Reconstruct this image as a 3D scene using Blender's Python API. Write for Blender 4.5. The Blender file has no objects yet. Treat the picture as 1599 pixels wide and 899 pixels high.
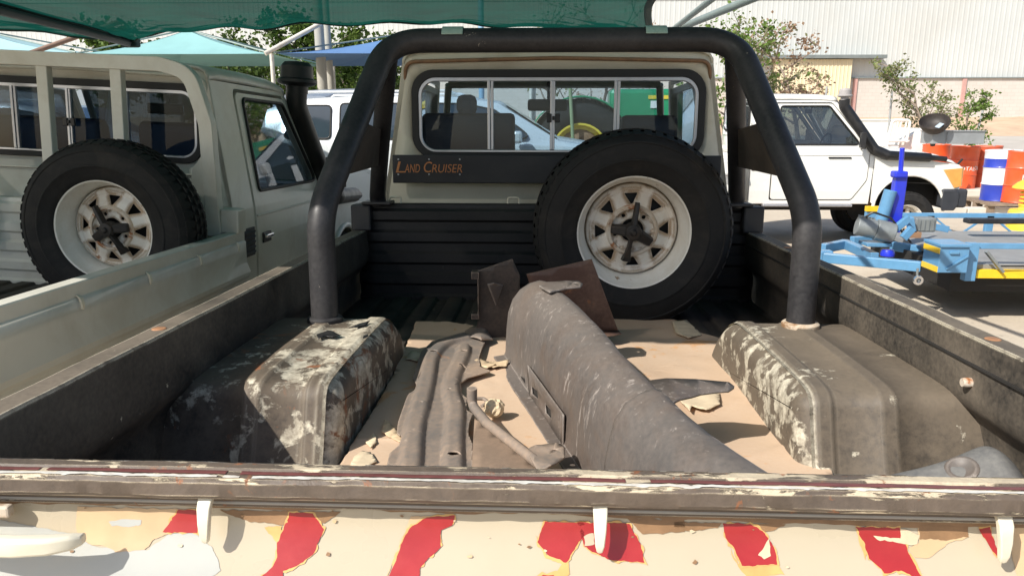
import bpy, bmesh, math, random
from mathutils import Vector, Matrix, noise
R = math.radians
random.seed(7)
S = bpy.context.scene
COL = S.collection

# ------------------------------------------------------------------ camera
FPX = 1165.0
PITCH, YAW = R(13.12), R(2.46)
CAMW = Vector((-0.05, -0.92, 1.70))
cam_d = bpy.data.cameras.new('camera')
cam_d.sensor_width = 36.0
cam_d.lens = FPX / 1599.0 * 36.0
cam_d.clip_start = 0.02
cam_d.clip_end = 600.0
cam = bpy.data.objects.new('camera', cam_d)
COL.objects.link(cam)
cam.location = CAMW
cam.rotation_euler = (math.pi / 2 - PITCH, 0, YAW)
S.camera = cam
CAMR = cam.rotation_euler.to_matrix()

# ------------------------------------------------------------------ world and sun
TO_SUN = Vector((-0.82, -0.75, 1.0)).normalized()
w = bpy.data.worlds.new('World'); S.world = w; w.use_nodes = True
nt = w.node_tree
sky = nt.nodes.new('ShaderNodeTexSky'); sky.sky_type = 'NISHITA'; sky.sun_disc = False
sky.sun_elevation = math.asin(TO_SUN.z)
sky.sun_rotation = math.atan2(TO_SUN.x, TO_SUN.y)
sky.dust_density = 2.0
nt.nodes['Background'].inputs['Strength'].default_value = 0.115
nt.links.new(sky.outputs[0], nt.nodes['Background'].inputs['Color'])
sd = bpy.data.lights.new('sun', 'SUN'); sd.energy = 4.7; sd.angle = R(0.53); sd.color = (1.0, 0.95, 0.87)
so = bpy.data.objects.new('sun', sd); COL.objects.link(so)
so.rotation_euler = TO_SUN.to_track_quat('Z', 'Y').to_euler()
so.location = (-6, -7, 12)
S.view_settings.view_transform = 'Standard'
S.view_settings.look = 'None'
S.view_settings.gamma = 1.0
S.view_settings.exposure = 0.42
S.render.engine = 'CYCLES'
S.cycles.transparent_max_bounces = 24
S.cycles.max_bounces = 10

# ------------------------------------------------------------------ pixel helpers (photo pixels -> points)
def ray(px, py):
    return CAMR @ Vector(((px - 799.5) / FPX, -(py - 449.5) / FPX, -1.0))
def at(px, py, D):
    d = ray(px, py); return CAMW + d * (D / d.y)
def atz(px, py, z):
    d = ray(px, py); return CAMW + d * ((z - CAMW.z) / d.z)
RAKE = R(-1.8)
TR = Matrix.Rotation(RAKE, 4, 'X')
CAML = Vector((-0.05, -0.92, 0.407))
T0 = Matrix.Translation(CAMW - (TR @ CAML)) @ TR      # truck frame -> world
T0I = T0.inverted()
def tl(px, py, Y=None, Z=None, X=None):              # photo pixel -> truck frame, on a plane
    d = (T0I.to_3x3() @ ray(px, py))
    if Y is not None: k = (Y - CAML.y) / d.y
    elif Z is not None: k = (Z - CAML.z) / d.z
    else: k = (X - CAML.x) / d.x
    return CAML + d * k

# ------------------------------------------------------------------ object helpers
def tag(o, label=None, cat=None, group=None, kind=None):
    if label: o['label'] = label
    if cat: o['category'] = cat
    if group: o['group'] = group
    if kind: o['kind'] = kind
    return o
def empty(name, mw=None):
    o = bpy.data.objects.new(name, None); COL.objects.link(o)
    o.empty_display_size = 0.1
    if mw is not None: o.matrix_world = mw
    return o
def link(name, me, mat, parent=None):
    o = bpy.data.objects.new(name, me); COL.objects.link(o)
    if mat is not None:
        me.materials.clear(); me.materials.append(mat)
    if parent is not None: o.parent = parent
    return o
def finish(me, smooth):
    if smooth:
        for p in me.polygons: p.use_smooth = True
        me.set_sharp_from_angle(angle=R(smooth))
def mods(o, bevel=0, solid=0, sub=0, bseg=2, off=-1):
    if solid:
        m = o.modifiers.new('solid', 'SOLIDIFY'); m.thickness = solid; m.offset = off
    if bevel:
        m = o.modifiers.new('bevel', 'BEVEL'); m.width = bevel; m.segments = bseg; m.limit_method = 'ANGLE'; m.angle_limit = R(35)
    if sub:
        m = o.modifiers.new('sub', 'SUBSURF'); m.levels = sub; m.render_levels = sub
    return o
def fillet(pts, r, seg=8):
    pts = [Vector(p) for p in pts]; out = [pts[0]]
    rr = r if isinstance(r, (list, tuple)) else [r] * len(pts)
    for i in range(1, len(pts) - 1):
        a, b, c = pts[i - 1], pts[i], pts[i + 1]
        u = (a - b); v = (c - b)
        ang = u.angle(v)
        if ang > R(178): out.append(b); continue
        t = min(rr[i] / math.tan(ang / 2), u.length * .49, v.length * .49)
        p, q = b + u.normalized() * t, b + v.normalized() * t
        for k in range(seg + 1):
            s = k / seg
            out.append(p * (1 - s) ** 2 + b * 2 * s * (1 - s) + q * s * s)
    out.append(pts[-1]); return out

class MB:
    def __init__(s): s.v = []; s.f = []
    def add(s, vs, fs):
        n = len(s.v); s.v += [tuple(p) for p in vs]; s.f += [tuple(i + n for i in f) for f in fs]; return s
    def box(s, c, d, rot=None):
        c = Vector(c); h = [x / 2 for x in d]
        vs = []
        for sx in (-1, 1):
            for sy in (-1, 1):
                for sz in (-1, 1):
                    p = Vector((sx * h[0], sy * h[1], sz * h[2]))
                    if rot is not None: p = rot @ p
                    vs.append(c + p)
        return s.add(vs, [(0, 1, 3, 2), (4, 6, 7, 5), (0, 4, 5, 1), (2, 3, 7, 6), (0, 2, 6, 4), (1, 5, 7, 3)])
    def bar(s, a, b, w, h, up=(0, 0, 1)):
        a, b = Vector(a), Vector(b); d = (b - a); L = d.length; d.normalize()
        up = Vector(up)
        if abs(d.dot(up)) > .98: up = Vector((0, 1, 0))
        sd = d.cross(up).normalized(); u2 = sd.cross(d)
        m = Matrix((sd, d, u2)).transposed()
        return s.box((a + b) / 2, (w, L, h), m)
    def tube(s, path, r, n=12, cap=True, flat=None):
        path = [Vector(p) for p in path]; k = len(path)
        rs = r if isinstance(r, (list, tuple)) else [r] * k
        t0 = (path[1] - path[0]).normalized()
        ref = Vector((0, 0, 1)) if abs(t0.z) < .9 else Vector((1, 0, 0))
        nrm = t0.cross(ref).normalized(); vs = []
        for i in range(k):
            if i == 0: t = t0
            elif i == k - 1: t = (path[i] - path[i - 1]).normalized()
            else: t = ((path[i + 1] - path[i]).normalized() + (path[i] - path[i - 1]).normalized()).normalized()
            nrm = (nrm - t * nrm.dot(t)).normalized(); bn = t.cross(nrm)
            for j in range(n):
                a = 2 * math.pi * j / n
                vs.append(path[i] + (nrm * math.cos(a) + bn * math.sin(a)) * rs[i])
        fs = [(i * n + j, i * n + (j + 1) % n, (i + 1) * n + (j + 1) % n, (i + 1) * n + j) for i in range(k - 1) for j in range(n)]
        if cap: fs += [tuple(reversed(range(n))), tuple(range((k - 1) * n, k * n))]
        return s.add(vs, fs)
    def lathe(s, prof, n=32, M=None, closed=False):      # prof: (r, h) ; axis z
        k = len(prof); vs = []
        for i in range(n):
            a = 2 * math.pi * i / n
            for (r, h) in prof:
                p = Vector((r * math.cos(a), r * math.sin(a), h)); vs.append(M @ p if M is not None else p)
        fs = []
        for i in range(n):
            i2 = (i + 1) % n
            for j in range(k - 1 if not closed else k):
                j2 = (j + 1) % k
                fs.append((i * k + j, i2 * k + j, i2 * k + j2, i * k + j2))
        return s.add(vs, fs)
    def grid(s, rows):
        n = len(rows[0]); vs = [p for r in rows for p in r]
        fs = [(i * n + j, i * n + j + 1, (i + 1) * n + j + 1, (i + 1) * n + j) for i in range(len(rows) - 1) for j in range(n - 1)]
        return s.add(vs, fs)
    def loft(s, rings, cap=True):
        n = len(rings[0]); vs = [p for r in rings for p in r]
        fs = [(i * n + j, i * n + (j + 1) % n, (i + 1) * n + (j + 1) % n, (i + 1) * n + j) for i in range(len(rings) - 1) for j in range(n)]
        if cap: fs += [tuple(reversed(range(n))), tuple(range((len(rings) - 1) * n, len(rings) * n))]
        return s.add(vs, fs)
    def xmirror(s):
        n = len(s.v); s.v += [(-p[0], p[1], p[2]) for p in s.v]; s.f += [tuple(reversed([i + n for i in f])) for f in s.f]; return s
    def build(s, name, mat, parent=None, smooth=0, bevel=0, solid=0, sub=0, fix=True, bseg=2, off=-1, weld=True):
        me = bpy.data.meshes.new(name)
        me.from_pydata(s.v, [], s.f)
        if fix:
            bm = bmesh.new(); bm.from_mesh(me)
            if weld: bmesh.ops.remove_doubles(bm, verts=bm.verts, dist=1e-5)
            bmesh.ops.recalc_face_normals(bm, faces=bm.faces); bm.to_mesh(me); bm.free()
        me.update(); finish(me, smooth)
        o = link(name, me, mat, parent)
        return mods(o, bevel, solid, sub, bseg, off)

def rrect(x0, x1, z0, z1, r, seg=6):
    out = []
    for (cx, cz, a0) in ((x1 - r, z0 + r, -90), (x1 - r, z1 - r, 0), (x0 + r, z1 - r, 90), (x0 + r, z0 + r, 180)):
        for k in range(seg + 1):
            a = R(a0 + 90 * k / seg); out.append((cx + r * math.cos(a), cz + r * math.sin(a)))
    return out
def rpoly(pts, r, seg=4):
    n = len(pts); out = []
    rr = r if isinstance(r, (list, tuple)) else [r] * n
    for i in range(n):
        a, b, c = Vector(pts[i - 1]), Vector(pts[i]), Vector(pts[(i + 1) % n])
        u, v = a - b, c - b; ang = u.angle(v)
        if rr[i] <= 0 or ang > R(176): out.append(tuple(b)); continue
        t = min(rr[i] / math.tan(ang / 2), u.length * .48, v.length * .48)
        p, q = b + u.normalized() * t, b + v.normalized() * t
        for k in range(seg + 1):
            s = k / seg; out.append(tuple(p * (1 - s) ** 2 + b * 2 * s * (1 - s) + q * s * s))
    return out
def circ(cx, cy, r, n=24, sy=1):
    return [(cx + r * math.cos(2 * math.pi * i / n), cy + r * sy * math.sin(2 * math.pi * i / n)) for i in range(n)]
def plate(name, outer, holes, fn, mat, parent=None, ucuts=(), vcuts=(), smooth=40, solid=0, bevel=0, div=0, off=0, face=None):
    """flat outline with holes in (u, v), cut along lines, then bent into place by fn(u, v)"""
    bm = bmesh.new()
    for loop in [outer] + list(holes):
        vs = [bm.verts.new((p[0], p[1], 0)) for p in loop]
        for i in range(len(vs)): bm.edges.new((vs[i - 1], vs[i]))
    bmesh.ops.triangle_fill(bm, use_beauty=True, use_dissolve=False, edges=bm.edges[:])
    for u in ucuts:
        bmesh.ops.bisect_plane(bm, geom=bm.verts[:] + bm.edges[:] + bm.faces[:], plane_co=(u, 0, 0), plane_no=(1, 0, 0), dist=1e-6)
    for v in vcuts:
        bmesh.ops.bisect_plane(bm, geom=bm.verts[:] + bm.edges[:] + bm.faces[:], plane_co=(0, v, 0), plane_no=(0, 1, 0), dist=1e-6)
    for _ in range(div):
        bmesh.ops.subdivide_edges(bm, edges=bm.edges[:], cuts=1, use_grid_fill=True)
    for v in bm.verts: v.co = Vector(fn(v.co.x, v.co.y))
    bmesh.ops.recalc_face_normals(bm, faces=bm.faces)
    if face is not None:
        if sum((f.normal * f.calc_area() for f in bm.faces), Vector()).dot(Vector(face)) < 0: bmesh.ops.reverse_faces(bm, faces=bm.faces[:])
    me = bpy.data.meshes.new(name); bm.to_mesh(me); bm.free(); finish(me, smooth)
    o = link(name, me, mat, parent)
    return mods(o, bevel, solid, 0, 2, off)
def extr(name, prof, y0, y1, mat, parent, axis='Y', n=1, smooth=30, bevel=0, closed=True, warp=None, solid=0):
    """closed (a, z) profile pushed along an axis"""
    rows = []
    for i in range(n + 1):
        t = y0 + (y1 - y0) * i / n
        ring = [Vector((a, t, z)) if axis == 'Y' else Vector((t, a, z)) for a, z in prof]
        if warp: ring = [warp(p) for p in ring]
        rows.append(ring)
    mb = MB()
    if closed: mb.loft(rows)
    else: mb.grid(rows)
    return mb.build(name, mat, parent, smooth, bevel, solid)
def text_to(name, body, size, fn, mat, parent, shear=0.0, extrude=0.0, align='LEFT'):
    cu = bpy.data.curves.new(name, 'FONT'); cu.body = body; cu.size = size; cu.shear = shear; cu.align_x = align
    cu.resolution_u = 3
    to = bpy.data.objects.new('tmp', cu); COL.objects.link(to)
    dg = bpy.context.evaluated_depsgraph_get(); dg.update()
    me = bpy.data.meshes.new_from_object(to.evaluated_get(dg))
    bpy.data.objects.remove(to); bpy.data.curves.remove(cu)
    for v in me.vertices: v.co = Vector(fn(v.co.x, v.co.y))
    me.name = name
    return link(name, me, mat, parent)
def copy_tree(o, parent=None):
    c = o.copy(); COL.objects.link(c); c.parent = parent
    for ch in list(o.children): copy_tree(ch, c)
    return c

# ------------------------------------------------------------------ materials
MATS = {}
def newmat(name):
    m = bpy.data.materials.new(name); m.use_nodes = True; MATS[name] = m
    n = m.node_tree.nodes; return m, m.node_tree, n['Principled BSDF']
def N(nt, t, **kw):
    n = nt.nodes.new(t)
    for k, v in kw.items(): setattr(n, k, v)
    return n
def coords(nt, scale=(1, 1, 1), world=False):
    tc = N(nt, 'ShaderNodeTexCoord'); mp = N(nt, 'ShaderNodeMapping')
    mp.inputs['Scale'].default_value = scale
    if world:
        g = N(nt, 'ShaderNodeNewGeometry'); nt.links.new(g.outputs['Position'], mp.inputs[0])
    else: nt.links.new(tc.outputs['Object'], mp.inputs[0])
    return mp.outputs[0]
def noise_n(nt, co, scale, detail=6, rough=.6, dist=0.0):
    n = N(nt, 'ShaderNodeTexNoise'); n.inputs['Scale'].default_value = scale; n.inputs['Detail'].default_value = detail
    n.inputs['Roughness'].default_value = rough; n.inputs['Distortion'].default_value = dist
    nt.links.new(co, n.inputs['Vector']); return n.outputs['Fac']
def ramp(nt, f, a, b, va=0.0, vb=1.0):
    r = N(nt, 'ShaderNodeMapRange'); r.inputs[1].default_value = a; r.inputs[2].default_value = b
    r.inputs[3].default_value = va; r.inputs[4].default_value = vb; r.clamp = True
    nt.links.new(f, r.inputs[0]); return r.outputs[0]
def mixc(nt, f, a, b):
    m = N(nt, 'ShaderNodeMix', data_type='RGBA')
    if isinstance(f, (int, float)): m.inputs[0].default_value = f
    else: nt.links.new(f, m.inputs[0])
    for s, i in ((a, 6), (b, 7)):
        if isinstance(s, (tuple, list)): m.inputs[i].default_value = (*s[:3], 1)
        else: nt.links.new(s, m.inputs[i])
    return m.outputs[2]
def math_n(nt, op, a, b):
    m = N(nt, 'ShaderNodeMath', operation=op)
    for s, i in ((a, 0), (b, 1)):
        if isinstance(s, (int, float)): m.inputs[i].default_value = s
        else: nt.links.new(s, m.inputs[i])
    return m.outputs[0]
def bump(nt, bs, h, strength, dist=.002):
    b = N(nt, 'ShaderNodeBump'); b.inputs['Strength'].default_value = strength; b.inputs['Distance'].default_value = dist
    nt.links.new(h, b.inputs['Height']); nt.links.new(b.outputs[0], bs.inputs['Normal'])
def plain(name, col, rough=.5, metal=0.0, var=.12, scale=6, bmp=0.0, bscale=60, dirt=None, dirt_amt=.35, coat=0.0, spec=.5):
    m, nt, bs = newmat(name); co = coords(nt)
    f = noise_n(nt, co, scale, 5, .6)
    lo = tuple(c * (1 - var) for c in col); hi = tuple(min(1, c * (1 + var)) for c in col)
    c = mixc(nt, ramp(nt, f, .3, .7), lo, hi)
    if dirt:
        g = noise_n(nt, co, scale * .6, 8, .7, .6)
        c = mixc(nt, ramp(nt, g, .48, .75, 0, dirt_amt), c, dirt)
    nt.links.new(c, bs.inputs['Base Color'])
    nt.links.new(ramp(nt, f, .3, .7, max(0, rough - .07), min(1, rough + .07)), bs.inputs['Roughness'])
    bs.inputs['Metallic'].default_value = metal; bs.inputs['Coat Weight'].default_value = coat
    bs.inputs['Coat Roughness'].default_value = .12
    bs.inputs['Specular IOR Level'].default_value = spec
    if bmp: bump(nt, bs, noise_n(nt, co, bscale, 4, .6), bmp)
    return m
def worn(name, base, chip, rust=(.16, .07, .035), chip_t=.62, chip_w=.03, scale=14, stretch=(1, 1, 1), rust_t=.68,
         dust=(.34, .27, .2), dust_amt=.4, dust_scale=2.2, rough=.55, edge=0.0, edge_r=.008, bmp=.35, coat=0.0, spec=.4, rscale=9, up=0.0, base2=None, chip_up=0.0, over=0.0, chip_x=0.0):
    """old paint: base coat, chips through to a second coat, rust, dust, worn edges"""
    m, nt, bs = newmat(name); co = coords(nt, stretch); co1 = coords(nt)
    n1 = noise_n(nt, co, scale, 11, .68, .3); n2 = noise_n(nt, co1, rscale, 10, .7, .8); n3 = noise_n(nt, co1, dust_scale, 6, .65, .4)
    big = noise_n(nt, co1, 3.1, 4, .6)
    fine = noise_n(nt, co1, 90, 3, .6)
    b = base
    if base2: b = mixc(nt, ramp(nt, noise_n(nt, co1, 5.0, 7, .65, .5), .42, .6), base, base2)
    d = math_n(nt, 'ADD', ramp(nt, n3, .35, .7), ramp(nt, fine, .3, .8, -.25, .25))
    if up:
        g = N(nt, 'ShaderNodeNewGeometry'); sx = N(nt, 'ShaderNodeSeparateXYZ'); nt.links.new(g.outputs['Normal'], sx.inputs[0])
        d = math_n(nt, 'ADD', d, ramp(nt, sx.outputs['Z'], .1, 1, 0, up))
    df = math_n(nt, 'MULTIPLY', ramp(nt, d, 0, 1), dust_amt)
    c = mixc(nt, df, b, dust)
    t = math_n(nt, 'ADD', n1, ramp(nt, big, .35, .65, -.07, .07))
    if chip_up:
        g3 = N(nt, 'ShaderNodeNewGeometry'); s3 = N(nt, 'ShaderNodeSeparateXYZ'); nt.links.new(g3.outputs['Normal'], s3.inputs[0])
        t = math_n(nt, 'ADD', t, ramp(nt, s3.outputs['Z'], .3, .9, 0, chip_up))
    if chip_x:                                   # wear sits on the inner edge, where loads rub
        tcx = N(nt, 'ShaderNodeTexCoord'); sxx = N(nt, 'ShaderNodeSeparateXYZ'); nt.links.new(tcx.outputs['Object'], sxx.inputs[0])
        ab = N(nt, 'ShaderNodeMath', operation='ABSOLUTE'); nt.links.new(sxx.outputs['X'], ab.inputs[0])
        t = math_n(nt, 'SUBTRACT', t, ramp(nt, ab.outputs[0], chip_x - .09, chip_x + .09, 0, .14))
    cm = ramp(nt, t, chip_t, chip_t + chip_w)
    if edge:
        bv = N(nt, 'ShaderNodeBevel'); bv.samples = 4; bv.inputs['Radius'].default_value = edge_r
        g2 = N(nt, 'ShaderNodeNewGeometry'); vm = N(nt, 'ShaderNodeVectorMath', operation='DOT_PRODUCT')
        nt.links.new(bv.outputs[0], vm.inputs[0]); nt.links.new(g2.outputs['Normal'], vm.inputs[1])
        e = ramp(nt, vm.outputs['Value'], .988, .93)
        e = math_n(nt, 'MULTIPLY', e, ramp(nt, n1, .5 - edge * .2, .56 - edge * .1))
        cm = math_n(nt, 'MAXIMUM', cm, e)
    rm = ramp(nt, math_n(nt, 'ADD', n2, ramp(nt, big, .3, .7, .06, -.06)), rust_t, rust_t + .05)
    c = mixc(nt, cm, c, mixc(nt, math_n(nt, 'MULTIPLY', fine, .5), chip, tuple(x * .55 for x in chip)))
    if over: c = mixc(nt, math_n(nt, 'MULTIPLY', ramp(nt, noise_n(nt, co1, 30, 8, .75, .3), .38, .62), over), c, mixc(nt, .5, b if not isinstance(b, tuple) else b, dust))
    c = mixc(nt, rm, c, mixc(nt, fine, rust, tuple(x * 1.9 for x in rust)))
    nt.links.new(c, bs.inputs['Base Color'])
    r = math_n(nt, 'ADD', ramp(nt, df, 0, .6, rough, min(1, rough + .3)), ramp(nt, n1, .3, .7, -.08, .08))
    nt.links.new(r, bs.inputs['Roughness'])
    bs.inputs['Specular IOR Level'].default_value = spec; bs.inputs['Coat Weight'].default_value = coat; bs.inputs['Coat Roughness'].default_value = .15
    h = math_n(nt, 'ADD', math_n(nt, 'MULTIPLY', cm, -.8), math_n(nt, 'MULTIPLY', n2, .8))
    bump(nt, bs, math_n(nt, 'ADD', h, math_n(nt, 'MULTIPLY', fine, .35)), bmp)
    return m
def glass(name, tint=(.85, .92, .9), refl=.06, dirt=.04, k=1.3):
    m, nt, bs = newmat(name); nt.nodes.remove(bs)
    out = nt.nodes['Material Output']
    tr = N(nt, 'ShaderNodeBsdfTransparent'); tr.inputs[0].default_value = (*tint, 1)
    gl = N(nt, 'ShaderNodeBsdfGlossy'); gl.inputs['Roughness'].default_value = .02; gl.inputs[0].default_value = (.95, .97, 1, 1)
    fr = N(nt, 'ShaderNodeFresnel'); fr.inputs[0].default_value = 1.5
    f = math_n(nt, 'ADD', math_n(nt, 'MULTIPLY', fr.outputs[0], k), refl)
    mx = N(nt, 'ShaderNodeMixShader'); nt.links.new(f, mx.inputs[0]); nt.links.new(tr.outputs[0], mx.inputs[1]); nt.links.new(gl.outputs[0], mx.inputs[2])
    di = N(nt, 'ShaderNodeBsdfDiffuse'); di.inputs[0].default_value = (.55, .53, .48, 1)
    mx2 = N(nt, 'ShaderNodeMixShader')
    co = coords(nt); d = ramp(nt, noise_n(nt, co, 4, 7, .7), .35, .75, dirt * .4, dirt * 2)
    nt.links.new(d, mx2.inputs[0]); nt.links.new(mx.outputs[0], mx2.inputs[1]); nt.links.new(di.outputs[0], mx2.inputs[2])
    nt.links.new(mx2.outputs[0], out.inputs[0]); return m
def leaf(name, cols, trans=.35):
    m, nt, bs = newmat(name); co = coords(nt, world=True)
    f = noise_n(nt, co, 1.7, 4, .7); f2 = noise_n(nt, co, 23, 2, .5)
    c = mixc(nt, ramp(nt, math_n(nt, 'ADD', math_n(nt, 'MULTIPLY', f, .6), math_n(nt, 'MULTIPLY', f2, .5)), .38, .68), cols[0], cols[1])
    bs.inputs['Roughness'].default_value = .5; bs.inputs['Specular IOR Level'].default_value = .3
    nt.links.new(c, bs.inputs['Base Color'])
    tl_ = N(nt, 'ShaderNodeBsdfTranslucent'); nt.links.new(c, tl_.inputs[0])
    mx = N(nt, 'ShaderNodeMixShader'); mx.inputs[0].default_value = trans
    nt.links.new(bs.outputs[0], mx.inputs[1]); nt.links.new(tl_.outputs[0], mx.inputs[2])
    nt.links.new(mx.outputs[0], nt.nodes['Material Output'].inputs[0]); return m
def netmat(name, col, dens=.72, trans=.5, weave=260):
    """knitted shade cloth: open weave that lets part of the light through"""
    m, nt, bs = newmat(name); nt.nodes.remove(bs); out = nt.nodes['Material Output']
    co = coords(nt, world=True)
    wv = N(nt, 'ShaderNodeTexWave'); wv.inputs['Scale'].default_value = weave / 10; wv.inputs['Distortion'].default_value = 1.5; nt.links.new(co, wv.inputs[0])
    n = noise_n(nt, co, 3.0, 6, .65)
    c = mixc(nt, ramp(nt, n, .3, .7), tuple(x * .75 for x in col), tuple(x * 1.2 for x in col))
    di = N(nt, 'ShaderNodeBsdfDiffuse'); nt.links.new(c, di.inputs[0])
    tl_ = N(nt, 'ShaderNodeBsdfTranslucent'); nt.links.new(c, tl_.inputs[0])
    mx = N(nt, 'ShaderNodeMixShader'); mx.inputs[0].default_value = trans
    nt.links.new(di.outputs[0], mx.inputs[1]); nt.links.new(tl_.outputs[0], mx.inputs[2])
    tp = N(nt, 'ShaderNodeBsdfTransparent')
    mx2 = N(nt, 'ShaderNodeMixShader')
    d = math_n(nt, 'ADD', ramp(nt, wv.outputs['Fac'], 0, 1, dens - .015, dens + .012), ramp(nt, n, .3, .7, -.006, .003))
    nt.links.new(d, mx2.inputs[0]); nt.links.new(tp.outputs[0], mx2.inputs[1]); nt.links.new(mx.outputs[0], mx2.inputs[2])
    nt.links.new(mx2.outputs[0], out.inputs[0]); return m

CREAM = (.46, .40, .295)
M_bedblack = worn('worn black bed paint', (.011, .011, .012), (.36, .31, .25), chip_t=.70, scale=18, dust=(.08, .066, .052), dust_amt=.3, rough=.5, edge=0, rust_t=.74, bmp=.3)
M_sideblack = worn('worn dusty side paint', (.022, .021, .02), (.62, .56, .43), chip_t=.70, scale=22, dust=(.22, .18, .135), dust_amt=.68, rough=.55, edge=.75, edge_r=.007, rust_t=.73, bmp=.35, up=.35)
M_rail = worn('worn tailgate top paint', (.085, .067, .054), (.66, .56, .40), chip_t=.60, chip_w=.03, chip_up=.105, scale=24, stretch=(.30, 1, 1), dust=(.2, .15, .11), dust_amt=.5, rough=.5, edge=.5, edge_r=.003, rust_t=.60, bmp=1.0, over=.35, rscale=22)
M_arch = worn('chipped wheel arch paint', (.052, .043, .036), (.72, .66, .52), chip_t=.47, chip_w=.06, chip_x=.72, scale=13, dust=(.24, .185, .13), dust_amt=.62, rough=.5, edge=1.2, edge_r=.022, rust_t=.575, bmp=.5, up=.25, rscale=6, over=.75, chip_up=.03)
M_archdark = worn('grey chipped wheel arch paint', (.062, .053, .044), (.70, .65, .52), chip_t=.495, chip_w=.06, over=.8, chip_x=.58, scale=17, dust=(.22, .175, .125), dust_amt=.62, rough=.5, edge=1.0, edge_r=.014, rust_t=.69, bmp=.5, up=.25, rscale=8)
M_floor = worn('bed floor steel', (.03, .028, .026), (.3, .25, .2), chip_t=.68, scale=12, dust=(.26, .2, .15), dust_amt=.7, rough=.6, rust_t=.66, bmp=.4)
M_cream = plain('cream body paint', CREAM, .28, 0, .05, 3, 0, dirt=(.45, .36, .24), dirt_amt=.3, coat=.5)
M_creamdusty = plain('dusty cream paint', (.58, .54, .43), .42, 0, .08, 3, .1, 40, dirt=(.33, .26, .17), dirt_amt=.55, coat=.15)
M_hook = plain('cream hook paint', (.70, .66, .53), .35, 0, .05, 20, 0, dirt=(.4, .3, .2), dirt_amt=.4, coat=.3)
M_tan2 = plain('tan seal strip', (.40, .33, .25), .6, 0, .12, 12)
M_red = plain('red primer', (.34, .020, .023), .35, 0, .12, 14, .15, 50, dirt=(.42, .05, .04), dirt_amt=.4, coat=.3)
M_yellowf = plain('yellow film edge', (.58, .36, .13), .45, 0, .2, 16, 0)
M_tan = plain('tan old paint', (.55, .39, .23), .42, 0, .1, 12, .1, 60)
M_greyw = plain('grey white paint', (.39, .40, .375), .5, 0, .05, 10, 0, dirt=(.5, .45, .35), dirt_amt=.3, coat=.3)
M_greyseal = plain('grey seal rubber', (.30, .29, .27), .6, 0, .12, 12)
M_maroon = plain('maroon undercoat', (.16, .055, .05), .5, 0, .2, 30, .2, 80)
M_edgew = plain('bare worn white edge', (.60, .58, .53), .45, 0, .2, 40, .3, 60, dirt=(.45, .36, .26), dirt_amt=.6)
M_brown = plain('brown adhesive residue', (.26, .15, .075), .5, 0, .25, 24, .2, 70)
M_tube = worn('black roll bar paint', (.013, .013, .015), (.34, .30, .25), chip_t=.70, scale=34, dust=(.13, .122, .12), dust_amt=.32, rough=.40, rust_t=.70, bmp=.2, spec=.42)
M_black = plain('black plastic', (.014, .014, .015), .45, 0, .2, 12, .1, 120, dirt=(.08, .07, .06), dirt_amt=.3)
M_blacktrim = plain('black rubber gasket', (.012, .012, .012), .6, 0, .15, 20)
M_board = plain('black painted board', (.014, .015, .018), .5, 0, .2, 8, .1, 50, dirt=(.05, .045, .04), dirt_amt=.4)
M_orange = plain('faded orange lettering', (.50, .20, .07), .6, 0, .2, 40)
M_alu = plain('aluminium frame', (.55, .55, .57), .35, .7, .08, 20)
M_chrome = plain('chrome', (.75, .75, .76), .15, 1, .05, 10)
M_tyre = plain('tyre rubber', (.017, .0165, .016), .78, 0, .25, 14, .35, 90, dirt=(.055, .047, .038), dirt_amt=.5, spec=.3)
M_rimw = worn('rusty white rim paint', (.78, .76, .70), (.42, .30, .19), chip_t=.64, chip_w=.08, scale=11, dust=(.62, .48, .32), dust_amt=.5, dust_scale=5, rough=.4, edge=.9, edge_r=.012, rust=(.20, .09, .04), rust_t=.66, bmp=.2)
M_rimbright = worn('white rim lip paint', (.78, .76, .70), (.36, .24, .14), chip_t=.63, chip_w=.05, scale=11, dust=(.56, .46, .32), dust_amt=.35, dust_scale=6, rough=.4, edge=0, rust=(.22, .10, .045), rust_t=.68, bmp=.2)
M_hub = worn('rust stained hub', (.58, .53, .45), (.28, .16, .08), chip_t=.56, chip_w=.1, scale=10, dust=(.42, .27, .14), dust_amt=.7, dust_scale=6, rough=.5, rust=(.22, .09, .035), rust_t=.56, bmp=.3)
M_clamp = plain('greasy black clamp', (.022, .019, .017), .5, .2, .3, 20, .3, 60, dirt=(.12, .08, .05), dirt_amt=.5)
M_glass = glass('window glass', (.60, .72, .80), 0.0, .03, .9)
M_glassb = glass('blue tinted glass', (.42, .54, .66), 0.0, .008, .45)
M_glassd = glass('tinted glass', (.42, .50, .52), .05, .03)
M_seat = plain('blue grey seat vinyl', (.035, .06, .11), .55, 0, .12, 8, .1, 40)
M_dash = plain('dark dash plastic', (.05, .05, .052), .6, 0, .1, 10)
M_inside = plain('cab lining', (.20, .20, .18), .8, 0, .1, 6)
M_cardboard = worn('brown cardboard', (.52, .375, .26), (.62, .51, .38), chip_t=.68, scale=7, dust=(.58, .46, .35), dust_amt=.6, dust_scale=1.6, rough=.85, rust=(.38, .22, .115), rust_t=.60, bmp=.5, spec=.15, rscale=4)
M_cardedge = plain('torn cardboard edge', (.55, .42, .27), .9, 0, .2, 30, .4, 80)
M_cardlight = plain('torn pale cardboard', (.60, .49, .34), .9, 0, .12, 25, .3, 80)
M_paper = plain('crumpled paper', (.62, .50, .33), .85, 0, .12, 20, .4, 60)
M_bumper = worn('dusty black bumper steel', (.092, .084, .079), (.33, .29, .26), chip_t=.585, chip_w=.10, scale=52, stretch=(1, 1, .22), base2=(.098, .076, .063), dust=(.22, .18, .152), dust_amt=.55, dust_scale=1.3, rough=.45, edge=.8, edge_r=.006, rust_t=.735, bmp=.2, up=.2, spec=.5)
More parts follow.
